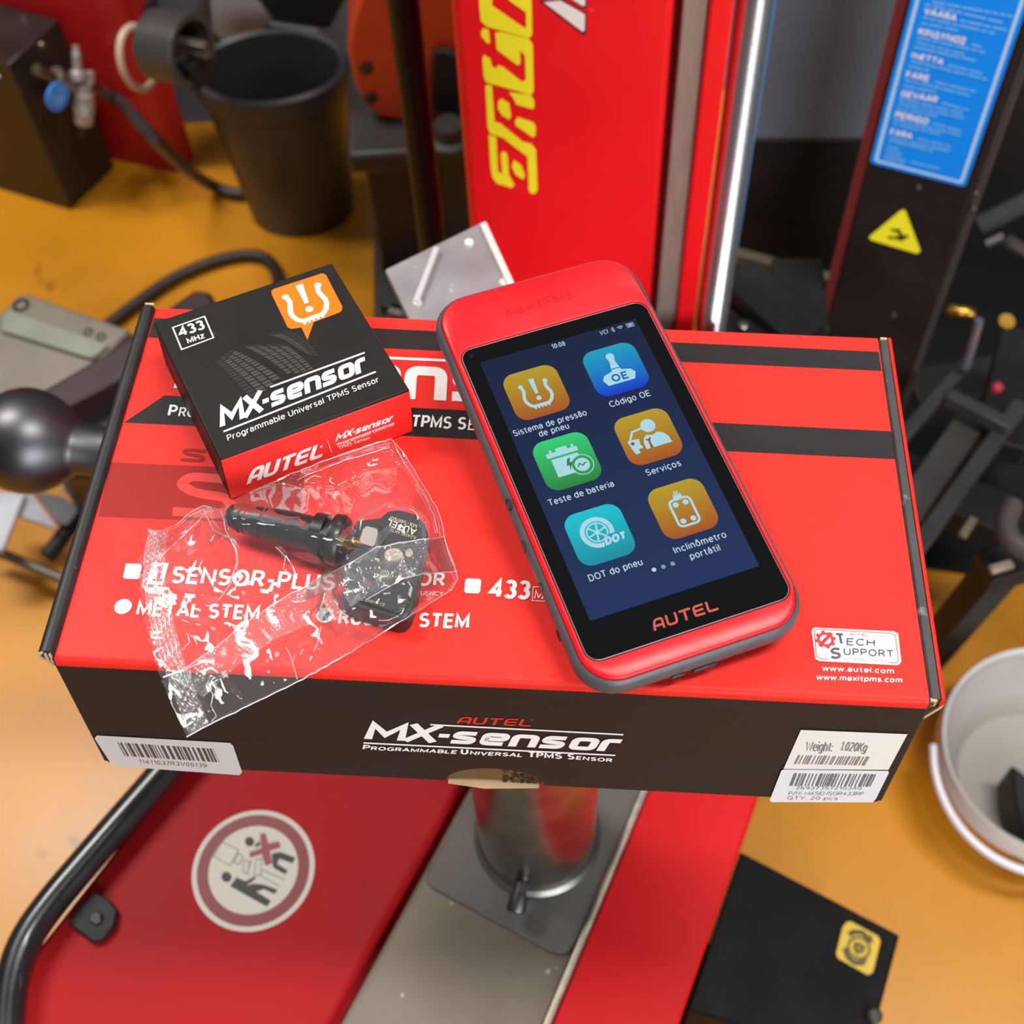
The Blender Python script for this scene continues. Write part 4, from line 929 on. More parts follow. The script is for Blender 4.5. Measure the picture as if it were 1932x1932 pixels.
# front panel with a thumb notch
nc, nw, nh = PFR0.uv((934, 1487)).x, (PFR0.uv((1026, 1490)).x - PFR0.uv((843, 1484)).x) / 2, 0.0138
fp = [(0, -0.0050), (0, -BH + .004), (0.001, -BH + .001), (0.004, -BH)]
fp += [(nc - nw * math.cos(math.pi * k / 16), -BH + nh * math.sin(math.pi * k / 16)) for k in range(17)]
fp += [(BW - .004, -BH), (BW - .001, -BH + .001), (BW, -BH + .004), (BW, -0.0050)]
MB(CARTON).prism([(x, 0.0003, z) for x, z in fp], (0, -0.0011, 0)).build('front_panel', M_cblk, CT)
sh = Sheet(PFR0)
for i in range(150):
    x, y = random.random(), random.random()
    if y < math.sqrt(max(0, 1 - (x * .95) ** 2)) and random.random() < .35 + x: sh.ell((nc + nw * (.18 + .78 * x), -BH + nh * .97 * y), .0007, .0006, 6)
sh.build('notch_print', M_blk, core, 0.0004)
MB(CARTON).prism([(nc - nw * .95, -0.002, -BH - .0004), (nc - nw * .2, -0.0035, -BH - .0006), (nc + nw * .9, -0.002, -BH - .0004), (nc + nw * .9, .001, -BH - .0004), (nc - nw * .95, .001, -BH - .0004)], (0, 0, .0006)).build('torn_edge', M_card, CT)
# side walls and back
MB(CARTON).box((-0.0012, 0.0, -BH), (0.0004, BD, -0.001)).build('side_panel', M_cside, CT, bevel=.0004)
MB(CARTON).box((BW - 0.0004, 0.0, -BH), (BW + 0.0012, BD, -0.001)).build('side_panel', M_cside, CT, bevel=.0004)
MB(CARTON).box((0.0, BD - .0004, -BH), (BW, BD + .0008, -0.0008)).build('back_panel', M_cred, CT, bevel=.0004)
# rolled black fold on the left, grooved fold on the right
def fold(xs, z0, y0=0.0006, y1=BD + .0006): return [(x, z) for x, z in xs]
roll = [(-0.0062, -.004), (-0.0068, -.001), (-0.0060, .0018), (-0.0040, .0034), (-0.0018, .0032), (-0.0003, .0016), (0.0002, -.0006), (-.001, -.004)]
rl = MB(CARTON).rings([[Vector((x, y, z)) for x, z in roll] for y in (0.0012, 0.05, 0.10, 0.15, BD - .001)]).build('rolled_fold', M_cside, CT, smooth=60)
MB(CARTON).rings([[Vector((x, y, z)) for x, z in [(-.0062, -.0035), (-.0066, -.001), (-.0058, .0018), (-.0040, .0030), (-.0040, .0018), (-.0052, .0008), (-.0056, -.001), (-.0054, -.003)]] for y in (0.0004, 0.003)]).build('fold_layer', M_card, rl)
for xa in (-.0036, -.0018):
    MB(CARTON).box((xa, 0.0002, -.0042), (xa + .0006, .003, .0016)).build('fold_layer', M_card, rl)
MB(CARTON).prism([(-.0066, .0006, -.0005), (-.0058, .0006, -.001), (-.0002, .0004, -.0085), (-.0010, .0004, -.0085)], (0, .002, 0)).build('fold_gusset', M_card, rl)
MB(CARTON).box((-.0044, BD - .001, .0012), (-.0002, BD + .0002, .0032)).build('fold_layer', M_card, rl)
gv = MB(CARTON).prism([(BW + .0004, .0012, -.003), (BW + .0004, .0012, -.0010), (BW + .0013, .0012, .0002), (BW + .0042, .0012, .0004), (BW + .0046, .0012, -.003)], (0, BD - .002, 0)).build('tucked_fold', mat('scuffed_black_fold', '#3d3a3a', .5, var=.22, scale=60, speck=('#77716d', 90.0, .66)), CT)
MB(CARTON).prism([(BW + .0046, .0008, -.004), (BW + .0046, .0008, .0007), (BW + .0053, .0008, .0010), (BW + .0062, .0008, .0002), (BW + .0064, .0008, -.002), (BW + .0052, .0008, -.006)], (0, BD - .001, 0)).build('fold_rim', M_cred, gv, smooth=60)
MB(CARTON).prism([(BW + .0064, .0004, -.0015), (BW + .0060, .0004, -.0030), (BW - .0002, .0002, -.0150), (BW + .0010, .0002, -.0150), (BW + .0060, .0004, -.0060)], (0, .0016, 0)).build('fold_gusset', M_card, gv)
MB(CARTON).box((BW + .0006, .0003, -.0045), (BW + .0030, .0016, -.0002)).build('fold_layer', M_card, gv)
MB(CARTON).box((BW + .0014, -.0001, -.0038), (BW + .0022, .0006, -.0012)).build('fold_layer', M_kraft, gv)
MB(CARTON).box((BW + .0010, BD - .0012, -.0006), (BW + .0040, BD - .0002, .0010)).build('fold_layer', M_card, gv)

# ---- print on the lid
sh = Sheet(PTOP)
sh.ppoly([(291, 600), (1658, 664), (1663, 700), (280, 637)])
sh.ppoly([(234, 797.5), (310, 746.5), (1682, 814), (1689, 866.5)])
sh.build('black_bands', mat('black_lid_print', '#1f1c1c', .5, var=.2, scale=22, spec=.25, speck=('#55504d', 42.0, .66), stretch=(.35, 1.6, 1)), CT, .00012)
Sheet(PTOP).ppoly([(209, 872.5), (575, 889), (566, 990), (185, 974.5)]).build('dark_red_band', mat('dark_red_print', '#96201a', .5, spec=.2), CT, .00012)
sh = Sheet(PTOP)
sh.glyphs([(rpath([(.95, .86), (.2, .9), (.06, .7), (.3, .52), (.8, .45), (.92, .2), (.7, .06), (0, .08)], .2), False)], (325, 972), (450, 978), (335, 890), .2)
sh.build('ghost_letter', mat('bright_red_print', '#dc2b22', .42), CT, .0002)
sh = Sheet(PTOP)
sh.glyphs([(rpath([(.95, .86), (.2, .9), (.06, .7), (.3, .52), (.8, .45), (.92, .2), (.7, .06), (0, .08)], .2), False)], (340, 869), (388, 872), (344, 846), .24)
sh.build('ghost_letter', MATS['dark_red_print'], CT, .0002)
wt = Sheet(PTOP)
wt.glyphs(logo_mx(), (331, 733), (1083, 768), (349, 648), .20)
wt.ribbon(wt.px([(640, 672), (1110, 693)]), .0015)
wt.build('lid_title', M_white, CT, .0003); wt = Sheet(PTOP)
wt.text('P', (316, 786), (332, 787), (321, 764), .02).text('ROGRAMMABLE', (336, 787), (520, 795), (340, 769), .012)
wt.text('U', (540, 797), (556, 797), (544, 776)).text('NIVERSAL', (562, 798), (710, 804), (565, 782))
wt.text('TPMS S', (775, 807), (878, 812), (779, 783), .02).text('ENSOR', (882, 812), (980, 816), (885, 791))
wt.build('lid_strapline', M_white, CT, .0003); wt = Sheet(PTOP)
wt.ppoly([(238, 1064), (264, 1064.5), (268, 1068), (263, 1091), (259, 1093.5), (236, 1092.5), (232.5, 1089)])
wt.text('SENSOR-PLUS', (321, 1101), (630, 1116), (329, 1069), .022)
wt.text('SENSOR', (688, 1104), (838, 1107.5), (692, 1077), .022)
wt.text('DUAL FREQUENCY', (720, 1121), (836, 1125), (721, 1113), .004)
wt.build('sensor_option_print', M_white, CT, .0003); wt = Sheet(PTOP)
wt.ppoly([(882, 1092), (904, 1093), (908, 1096), (906, 1117), (902, 1120.5), (879, 1119.5), (876, 1116), (878, 1095)])
wt.text('433', (923, 1129), (998, 1133), (928, 1092), .030)
wt.text('MHz', (1007, 1131), (1052, 1133), (1010, 1114), .0)
wt.ribbon(wt.px([(1004, 1134), (1006, 1108), (1060, 1110), (1058, 1137)]), .0003, True)
wt.build('frequency_option_print', M_white, CT, .0003); wt = Sheet(PTOP)
wt.ell(wt.pl.uv((232.5, 1145)), .0034, .0035)
wt.text('METAL STEM', (256, 1162), (488, 1171), (262, 1134), .026)
wt.build('metal_stem_print', M_white, CT, .0003); wt = Sheet(PTOP)
wt.ell(wt.pl.uv((614, 1161.5)), .0034, .0035)
wt.text('RUBBER STEM', (637, 1179), (884, 1187.5), (642, 1151), .026)
wt.build('rubber_stem_print', M_white, CT, .0003); wt = Sheet(PTOP)
# number in its slanted box
q = [wt.pl.uv(p) for p in ((288, 1062), (319, 1063), (307, 1104), (276, 1103))]
one = [wt.pl.uv(p) for p in ((295, 1071), (306, 1067), (309, 1067), (302, 1093), (307, 1094), (306, 1098), (288, 1097), (289, 1093), (295, 1093), (299, 1075), (294, 1076))]
wt.poly(q, [one])
wt.build('number_box_print', M_white, CT, .0003); wt = Sheet(PTOP)
wt.text('www.autel.com', (1551, 1266), (1687, 1272), (1551, 1256), .02)
wt.text('www.maxitpms.com', (1540, 1283), (1702, 1289), (1541, 1273), .02)
wt.build('web_address_print', M_white, CT, .0003)
st_ = Sheet(PTOP)
st_.ppoly([(608, 1171), (611, 1162), (619, 1155), (624, 1157), (620, 1166), (613, 1172), (604, 1172)])
st_.build('stem_icon', mat('grey_icon_print', '#6c6a6c', .45), CT, .00045)
# tech support badge
bdg = Sheet(PTOP)
bdg.ppoly([(1537, 1185), (1686, 1192), (1694, 1196), (1700, 1248), (1697, 1254), (1691, 1256), (1546, 1248), (1538, 1244), (1531, 1192), (1533, 1187)])
badge = bdg.build('support_badge', M_white, CT, .00035)
def ZB(pts): return [(1500 + x / 8.05, 1160 + y / 8.05) for x, y in pts]
s_ = Sheet(PTOP)
s_.text('T', *ZB([(645, 460), (770, 470), (605, 280)]), .03); s_.text('ECH', *ZB([(770, 470), (1215, 490), (775, 360)]), .018)
s_.text('S', *ZB([(515, 675), (690, 685), (535, 500)]), .03); s_.text('UPPORT', *ZB([(735, 620), (1500, 655), (728, 510)]), .018)
s_.text('INDUSTRY LEADER', *ZB([(730, 695), (1392, 725), (732, 662)]), .0)
s_.build('badge_lettering', mat('dark_grey_print', '#4c4e52', .45), badge, .0005)
s_ = Sheet(PTOP)
s_.glyphs(logo_autel(), *ZB([(820, 320), (1110, 335), (832, 285)]), .17)
s_.ribbon(s_.px(ZB([(510, 685), (380, 675), (320, 640), (293, 260), (330, 228), (1460, 290), (1520, 320), (1565, 700), (1535, 738), (1420, 730)])), .00028)
g = PTOP.uv(ZB([(460, 385)])[0]); gr = .0033
for k in range(8):
    a = k * math.pi / 4 + .2
    s_.ribbon([(g[0] + gr * .8 * math.cos(a), g[1] + gr * .8 * math.sin(a)), (g[0] + gr * 1.22 * math.cos(a), g[1] + gr * 1.22 * math.sin(a))], .0013)
s_.ell(g, gr, gr, 28, hole=.66)
s_.ribbon([(g[0] - .0026, g[1] - .0030), (g[0] + .0026, g[1] + .0030)], .0014)
s_.build('badge_emblem', mat('red_badge_print', '#d0222b', .45), badge, .0005)

# ---- print on the front
fw = Sheet(PFR)
fw.glyphs(logo_mx(), (689, 1393), (1160, 1417), (699, 1361), .22)
fw.ribbon(fw.px([(812, 1366), (1176, 1385)]), .0012); fw.ribbon(fw.px([(686, 1400.5), (1161, 1424)]), .0013)
fw.text('P', (684, 1413), (697, 1414), (686, 1404), .03).text('ROGRAMMABLE', (699, 1414), (861, 1421.5), (701, 1407), .03)
fw.text('U', (869, 1422), (883, 1422.5), (870, 1411.5), .03).text('NIVERSAL', (886, 1422.7), (985, 1427.5), (888, 1415.5), .03)
fw.text('TPMS S', (996, 1428), (1083, 1432), (997, 1417), .03).text('ENSOR', (1086, 1432), (1154, 1437), (1088, 1425), .03)
fw.build('white_front_print', M_white, CT, .00025)
Sheet(PFR).glyphs(logo_autel(), (862, 1364), (1001, 1369.5), (868, 1351), .20).ell(PFR.uv((1004, 1357)), .0005, .0005, 10).build('red_front_print', mat('red_front_ink', '#d8211f', .45), CT, .00025)
def barcode(sh, tl, tr, bl, n, seed):
    rnd = random.Random(seed); a, b, c = (sh.pl.uv(p) for p in (tl, tr, bl)); x = 0.0
    while x < 1:
        w = rnd.choice((.5, .5, 1, 1.5)) / n
        p = a + (b - a) * x; q = a + (b - a) * min(1, x + w); sh.poly([p + (c - a), q + (c - a), q, p]); x += w + rnd.choice((.5, .7, 1, 1.3)) / n
lab = Sheet(PFR)
lab.ppoly([(183, 1386), (434, 1400), (440, 1405), (457, 1455), (452, 1461), (220, 1444), (209, 1438), (179, 1392)])
l1 = lab.build('barcode_label', mat('white_label_paper', '#c9c8c6', .5), CT, .0004)
s_ = Sheet(PFR)
barcode(s_, (222, 1399), (403, 1411), (236, 1424), 46, 3)
s_.text('11411037R3V05139', (263, 1438), (391, 1446), (262, 1431), -.012)
s_.build('label_print', mat('label_ink', '#4b4340', .5), l1, .0006)
l2 = Sheet(PFR).ppoly([(1511, 1375.5), (1712, 1383.5), (1676, 1451), (1478, 1449.5)]).build('weight_label', mat('cream_label_paper', '#e9e9e4', .5), CT, .0004)
s_ = Sheet(PFR)
s_.text('Weight:', (1519, 1415), (1569, 1416), (1523, 1397), -.008).text('1.020Kg', (1584, 1414), (1633, 1417), (1590, 1397), -.008)
barcode(s_, (1506, 1423), (1641, 1426), (1498, 1439), 34, 5)
s_.build('weight_print', mat('faint_label_ink', '#8a8986', .5), l2, .0006)
l3 = Sheet(PFR).ppoly([(1478, 1449), (1675, 1451.5), (1677, 1455), (1652, 1505), (1646, 1511), (1456, 1510.5), (1452, 1507), (1474, 1451)]).build('part_number_label', mat('blue_white_label_paper', '#e2e6ee', .5), CT, .0007)
s_ = Sheet(PFR)
barcode(s_, (1498, 1456), (1655, 1457.5), (1489, 1479), 40, 9)
s_.text('26937357210340', (1501, 1486), (1625, 1486.5), (1502, 1480), -.012)
s_.text('P/N: MXSENSOR433RP', (1487, 1496.5), (1628, 1497.5), (1489, 1490), -.012)
s_.text('QTY: 20 pcs', (1484, 1505), (1580, 1506), (1486, 1499), -.012)
s_.build('part_number_print', mat('grey_label_ink', '#6c7074', .5), l3, .0009)

# ================================================================== small sensor box
SB_M = CARTON @ frame(Matrix.Rotation(0.5204, 3, 'Z'), Vector((0.0546, 0.0792, 0.0004)))
sw, sd_, shh = 0.0837, 0.0858, 0.0270
SB = thing('small_sensor_box', 'small square black and red box with orange tire warning symbol on the carton', 'box', SB_M)
M_sblk = mat('charcoal_box_print', '#1a1816', .5, var=.06, scale=40, spec=.2, speck=('#6f6b66', 160.0, .77))
M_sred = mat('red_box_print', '#e5251f', .45, var=.03, scale=30)
MB(SB_M).box((0, .0004, 0), (sw, sd_, shh)).build('box_body', M_sblk, SB, bevel=.0008, seg=3)
MB(SB_M).box((0.0003, 0, 0.0002), (sw - .0003, .0008, shh - .0012)).build('box_front', M_sred, SB, bevel=.0003)
MB(SB_M).box((sw - .0006, .0006, 0.0002), (sw + .0002, sd_ - .0004, shh - .0010)).build('box_side', M_sred, SB, bevel=.0002)
PS1 = Plane(SB_M @ Matrix.Translation((0, 0, shh)))
PS2 = Plane(SB_M @ frame(Matrix(((1, 0, 0), (0, 0, -1), (0, 1, 0))), Vector((0, 0, 0))))
bub = [(512, 549), (517, 545.5), (608, 516), (615, 519), (646, 579), (645, 586), (640, 590), (592, 608), (580, 641.5), (569, 618), (550, 621), (543, 618), (513, 556)]
bb = Sheet(PS1).ppoly(bub).build('warning_bubble', mat('orange_bubble_print', '#f4700a', .5, spec=.25), SB, .00012)
def aff3(pl, c, r, u):
    c, r, u = (pl.uv(p) for p in (c, r, u)); return lambda x, y: c + (r - c) * x + (u - c) * y
s_ = Sheet(PS1); draw_tpms(s_, aff3(PS1, (578, 570), (627, 552), (561, 530)), .0022); s_.build('tire_warning_symbol', M_white, bb, .0002)
s_ = Sheet(PS1)
s_.ribbon(s_.px([(326, 618.5), (386, 597.5), (403, 637.5), (343, 660)]), .0006, True)
s_.text('433', (341, 636.5), (388, 620.8), (334, 619), .024).text('MHz', (355, 649.5), (387, 638), (351, 639.5), .018)
s_.glyphs(logo_mx(), (417, 806), (692, 700), (414, 767), .21)
s_.ribbon(s_.px([(510, 731), (688, 666)]), .0009); s_.ribbon(s_.px([(422, 815), (709, 702)]), .0009)
s_.text('Programmable Universal TPMS Sensor', (430, 833), (716, 721), (427, 822), .0)
s_.build('white_box_print', M_white, SB, .0002)
# tyre tread picture
tr1, tr2 = Sheet(PS1), Sheet(PS1)
def ZC(x, y): return PS1.uv((270 + x / 3.45, 470 + y / 3.45))
def bez(a, b, c, t): return tuple(a[i] * (1 - t) ** 2 + 2 * b[i] * t * (1 - t) + c[i] * t * t for i in (0, 1))
ribs = [(((455, 720), (540, 800), (690, 965)), ((590, 655), (760, 720), (930, 860))), (((640, 632), (800, 690), (965, 840)), ((905, 610), (1000, 650), (1110, 775))), (((760, 555), (900, 560), (1010, 650)), ((950, 530), (1060, 560), (1180, 735)))]
for ri, (A, B) in enumerate(ribs):
    nj = 8 if ri < 2 else 7
    for j in range(nj):
        for m in range(4):
            t0, t1 = (j + .10) / nj, (j + .92) / nj; s0_, s1_ = m / 4 + .02, (m + 1) / 4 - .03
            sk = .05 * (1 if ri % 2 else -1) * (m - 1.5)
            def pt(t, s): 
                t = min(1, max(0, t + sk)); a, b = bez(*A, t), bez(*B, t); return ZC(a[0] + (b[0] - a[0]) * s, a[1] + (b[1] - a[1]) * s)
            edge = (ri == 0 and m == 0) or (ri == 2 and m > 1) or j == 0
            for (ta, tb) in ((t0, t0 + (t1 - t0) * .42), (t0 + (t1 - t0) * .55, t1)):
                (tr2 if edge else tr1).poly([pt(ta, s0_), pt(tb, s0_), pt(tb, s1_), pt(ta, s1_)])
tr1.build('tread_picture', mat('tread_grey_print', '#45423d', .5, spec=.2), SB, .00008)
tr2.build('tread_picture_edge', mat('tread_dark_print', '#312e2a', .5, spec=.2), SB, .00008)
s_ = Sheet(PS2)
s_.glyphs(logo_autel(), (467, 913), (607, 861), (475, 884), .22); s_.ell(PS2.uv((606, 842)), .0006, .0006, 10)
s_.ribbon(s_.px([(617, 829), (626, 854)]), .0002)
s_.glyphs(logo_mx(), (633, 832), (739, 794), (637, 818), .20)
s_.ribbon(s_.px([(634, 838), (744, 797)]), .0003)
s_.text('Programmable Universal', (637, 842), (743, 802), (636, 836), .0).text('TPMS Sensor', (639, 848), (699, 827), (638, 842), .0)
s_.build('white_front_print', M_white, SB, .00015)

# ================================================================== handheld diagnostic tablet
RDEV = Matrix(((0.919299141, -0.392501218, 0.028842388), (0.392757573, 0.910282881, -0.130868503), (0.025111315, 0.131635368, 0.990980097)))
TDEV = Vector((0.205199987, 0.015161976, 0.020993261))
DEV = CARTON @ frame(RDEV, TDEV)
DV = thing('diagnostic_tablet', 'red and grey handheld diagnostic tablet with lit app screen, leaning across the carton', 'tablet', DEV)
dx0, dy0, dx1, dy1, dr_ = -0.0098, -0.0262, 0.0797, 0.1605, 0.0150
M_shell = mat('grey_shell_plastic', '#4f4f53', .45, var=.08, scale=60, bump=.05, bscale=900)
M_dred = mat('red_tablet_plastic', '#f0151f', .36, var=.02, scale=40, spec=.4)
def rr_(i, z, r=None):
    return rrect(dx0 + i, dy0 + i, dx1 - i, dy1 - i, max(.002, (r or dr_) - i), 8, z)
def on_carton(p, ins):
    """ring point dropped to the lid plane"""
    z = (0.0005 - TDEV.z - RDEV[2][0] * p.x - RDEV[2][1] * p.y) / RDEV[2][2]
    return Vector((p.x, p.y, z))
low = [on_carton(p, 0) for p in rr_(.0125, 0)]
mid = [Vector((p.x, p.y, max(-.0145, on_carton(p, 0).z + .0012))) for p in rr_(.0010, 0)]
mid0 = [Vector((p.x, p.y, max(-.0110, on_carton(p, 0).z + .0025))) for p in rr_(-.0010, 0)]
rings = [low, mid, mid0, rr_(-.0018, -.0070), rr_(-.0016, -.0040), rr_(-.0006, -.0022), rr_(.0004, -.0014), rr_(.0006, -.0022), rr_(.0030, -.0022)]
shell = MB(DEV).rings(rings).build('rear_shell', M_shell, DV, smooth=50)
gx0, gy0, gx1, gy1, gr_ = -0.0068, -0.0163, 0.0775, 0.1332, 0.0058
def gl_(i, z): return rrect(gx0 + i, gy0 + i, gx1 - i, gy1 - i, gr_ - i, 8, z)
rings = [rr_(.0007, -.0021), rr_(.0007, -.0012), rr_(.0011, -.0004), rr_(.0018, .0000), gl_(-.0012, .0003), gl_(-.0004, .0001), gl_(-.0001, -.0006), gl_(.0002, -.0016)]
face = MB(DEV).rings(rings, True, False).build('front_bezel', M_dred, DV, smooth=50)
M_glass = mat('black_cover_glass', '#0a0a0b', .04, spec=.6)
glass = MB(DEV).rings([gl_(.0002, -.0014), gl_(.0002, -.0004), gl_(.0007, -.0001)], False, True).build('cover_glass', M_glass, DV, smooth=8)
edge = MB(DEV).rings([gl_(.00015, -.00035), gl_(.00045, -.00003), gl_(.0006, -.0002)], False, False).build('glass_edge_highlight', mat('edge_highlight_grey', '#8d8786', .3, metal=.3), glass)  # light grey ring, paints the chamfer highlight around the glass
PD = Plane(DEV)
SWd, SHd = 0.0702, 0.1248
scr = Sheet(PD).poly([(0, 0), (SWd, 0), (SWd, SHd), (0, SHd)]).build('display', mat_screen('display_navy', '#121c3a', '#1c2f5a'), DV, .00005)
M_ico = mat_screen('icon_line_colour', '#a9d6e2'); M_txt = mat_screen('screen_text_colour', '#b9d3e0')
cols, rws, hs_ = (.0171, .0524), (.1032, .0683, .0330), .0118
grads = {'o': ('#b59a26', '#a5511d'), 'b': ('#1a9fbd', '#0b35c4'), 'g': ('#35cb74', '#278038'), 't': ('#1cc0cd', '#178a9d')}
for k, v in grads.items(): mat_screen('app_' + k, *v)
tiles = [('pressure_app_tile', 0, 0, 'o'), ('code_app_tile', 1, 0, 'b'), ('battery_app_tile', 0, 1, 'g'), ('service_app_tile', 1, 1, 'o'), ('wheel_app_tile', 0, 2, 't'), ('incline_app_tile', 1, 2, 'o')]
T = {}
for nm, c, r, k in tiles:
    x, y = cols[c], rws[r]
    T[nm] = (Sheet(PD).poly(rrect(x - hs_, y - hs_, x + hs_, y + hs_, .0054)).build(nm, MATS['app_' + k], scr, .0001), x, y)
def F(x, y, s=hs_): return lambda a, b: Vector((x + a * s, y + b * s))
o, x, y = T['pressure_app_tile']; s_ = Sheet(PD); draw_tpms(s_, F(x, y, hs_ * .74), .0014); s_.build('tire_symbol', M_ico, scr, .00016)
o, x, y = T['code_app_tile']; f = F(x, y); s_ = Sheet(PD)
s_.poly([f(-.62, -.32), f(-.5, -.58), f(.5, -.58), f(.62, -.32), f(.5, -.14), f(.18, -.06), f(.16, .02), f(-.16, .02), f(-.18, -.06), f(-.5, -.14)])
s_.poly([f(-.16, .06), f(.16, .06), f(.10, .34), f(-.10, .34)]); s_.poly([f(-.10, .34), f(.10, .34), f(.12, .46), f(-.12, .46)]); s_.ell(f(0, .56), .0018, .0018, 18)
s_.build('valve_symbol', M_ico, scr, .00016)
Sheet(PD).text('OE', f(-.30, -.50), f(.32, -.50), f(-.30, -.18), .03, pixels=False).build('valve_symbol_text', mat_screen('icon_ink_blue', '#0d5cab'), scr, .0002)
o, x, y = T['battery_app_tile']; f = F(x, y); s_ = Sheet(PD)
for a, b, c, d in ((-.60, .28, .52, .46), (-.50, -.52, .46, .20), (-.22, .46, .18, .58), (-.46, .46, -.38, .58), (.34, .46, .42, .58)): s_.poly([f(a, b), f(c, b), f(c, d), f(a, d)])
s_.build('battery_symbol', M_ico, scr, .00016)
s_ = Sheet(PD); s_.ell(f(.44, -.30), .0042, .0042, 28); s_.build('battery_gauge_back', mat_screen('icon_ink_green', '#2b9a4c'), scr, .00018)
s_ = Sheet(PD); s_.ell(f(.44, -.30), .0031, .0031, 24); s_.ell(f(.44, -.30), .0048, .0048, 28, hole=.92); s_.build('battery_gauge', M_ico, scr, .0002)
s_ = Sheet(PD); s_.ribbon([f(.26, -.36), f(.36, -.24), f(.46, -.34), f(.54, -.26), f(.62, -.28)], .0005); s_.poly([f(.02, .06), f(.14, .10), f(.06, -.10), f(.16, -.08), f(-.02, -.40), f(.02, -.18), f(-.08, -.20)])
s_.build('battery_bolt', mat_screen('icon_ink_dkgreen', '#227a3a'), scr, .00022)
o, x, y = T['service_app_tile']; f = F(x - .0004, y + .0004, hs_ * 1.18); s_ = Sheet(PD)
s_.ell(f(.16, .32), .0031, .0031, 24)
s_.poly([f(.05, -.42), f(.62, -.42), f(.60, -.22), f(.50, -.04), f(.34, .04), f(.16, -.02), f(.0, .04), f(-.12, -.04), f(-.18, -.20), f(-.18, -.42), f(-.06, -.42), f(0, -.2)])
s_.ribbon([f(-.04, .30), f(-.36, .26), f(-.52, .02)], .0009)
s_.poly([f(-.58, .02), f(-.26, -.02), f(-.28, -.14), f(-.30, -.22), f(-.26, -.26), f(-.26, -.34), f(-.40, -.34), f(-.40, -.48), f(-.54, -.48), f(-.58, -.30), f(-.62, -.04)])
s_.build('mechanic_symbol', M_ico, scr, .00016)
s_ = Sheet(PD); s_.ell(f(-.50, -.12), .0008, .0008, 12); s_.ribbon([f(-.02, -.40), f(.0, -.16), f(.06, -.08)], .0008); s_.ribbon([f(.0, -.16), f(-.08, -.10)], .0007); s_.build('mechanic_ink', mat_screen('icon_ink_brown', '#8a4a1c'), scr, .0002)
o, x, y = T['wheel_app_tile']; f = F(x - .0006, y + .0012); s_ = Sheet(PD)
c = f(0, 0); s_.ell(c, .0068, .0068, 36, hole=.72); s_.ell(c, .0044, .0044, 32, hole=.86); s_.ell(c, .0010, .0010, 14)
for k in range(6):
    a = k * math.pi / 3 + .3; s_.ribbon([(c[0] + .0008 * math.cos(a), c[1] + .0008 * math.sin(a)), (c[0] + .0040 * math.cos(a), c[1] + .0040 * math.sin(a))], .0007)
s_.build('wheel_symbol', M_ico, scr, .00016)
s_ = Sheet(PD); s_.poly([f(.02, -.62), f(.86, -.62), f(.86, -.18), f(.30, -.18), f(.12, -.36)]); s_.build('wheel_text_back', mat_screen('icon_ink_teal', '#169fb0'), scr, .00018)
s_ = Sheet(PD); s_.text('DOT', f(.10, -.56), f(.82, -.56), f(.16, -.24), .06, pixels=False); s_.build('wheel_symbol_text', M_ico, scr, .0002)
o, x, y = T['incline_app_tile']; f = F(x, y); s_ = Sheet(PD)
s_.ribbon([(p.x, p.y) for p in rrect(x - .0044, y - .0075, x + .0044, y + .0046, .0019, 4)], .0010, True)
for a, b in ((-.18, .20), (.18, .20), (-.18, -.45), (.18, -.45)):
    c = f(a, b); s_.poly([(c[0] + .0013 * math.cos(k * math.pi / 3), c[1] + .0013 * math.sin(k * math.pi / 3)) for k in range(6)])
s_.poly([f(-.18, .38), f(.18, .38), f(.14, .52), f(-.14, .52)])
for k in (-.12, -.04, .04, .12): s_.ribbon([f(k, .48), f(k, .58 if abs(k) > .1 else .70)], .0006)
s_.build('incline_symbol', M_ico, scr, .00016)
def lbl(nm, rows, cap=.0030):
    q = Sheet(PD)
    for t, xa, xb, yb in rows: q.text(t, (xa, yb), (xb, yb), (xa, yb + cap), .008, pixels=False)
    q.build(nm, M_txt, scr, .00016)
lbl('pressure_label', (('Sistema de pressão', .0012, .0329, .0859), ('de pneu', .0108, .0238, .0823)))
lbl('code_label', (('Código OE', .0432, .0612, .0862),)); lbl('battery_label', (('Teste de bateria', .0032, .0308, .0511),))
lbl('service_label', (('Serviços', .0448, .0598, .0512),)); lbl('wheel_label', (('DOT do pneu', .0060, .0281, .0152),))
lbl('incline_label', (('Inclinômetro', .0415, .0636, .0155), ('portátil', .0463, .0590, .0110))); lbl('clock', (('10:08', .0312, .0371, .1213),), .0024)
Sheet(PD).ell((.0311, .0119), .0009, .0009, 16).build('page_dot', M_txt, scr, .00016)
for xd in (.0350, .0389): Sheet(PD).ell((xd, .0119), .0009, .0009, 16).build('page_dot', mat_screen('dim_dot', '#7f9bb2'), scr, .00016)
s_ = Sheet(PD); s_.text('VCI', (.0527, .1212), (.0563, .1212), (.0531, .1236), .02, pixels=False)
b0 = Vector((.0588, .1224)); s_.ribbon([b0 + Vector((-.0007, -.0007)), b0 + Vector((.0007, .0006)), b0 + Vector((0, .0013)), b0 + Vector((0, -.0013)), b0 + Vector((.0007, -.0006)), b0 + Vector((-.0007, .0007))], .00025)
for r in (.0006, .0012, .0018): s_.ribbon([(.0622 + r * math.cos(math.radians(a)), .1214 + r * math.sin(math.radians(a))) for a in range(45, 136, 15)], .0003)
s_.ribbon([(.0652, .1214), (.0682, .1214), (.0682, .1233), (.0652, .1233)], .0003, True); s_.poly([(.0657, .1218), (.0677, .1218), (.0677, .1229), (.0657, .1229)])
s_.build('status_icons', mat_screen('status_colour', '#9db2c2'), scr, .00016)
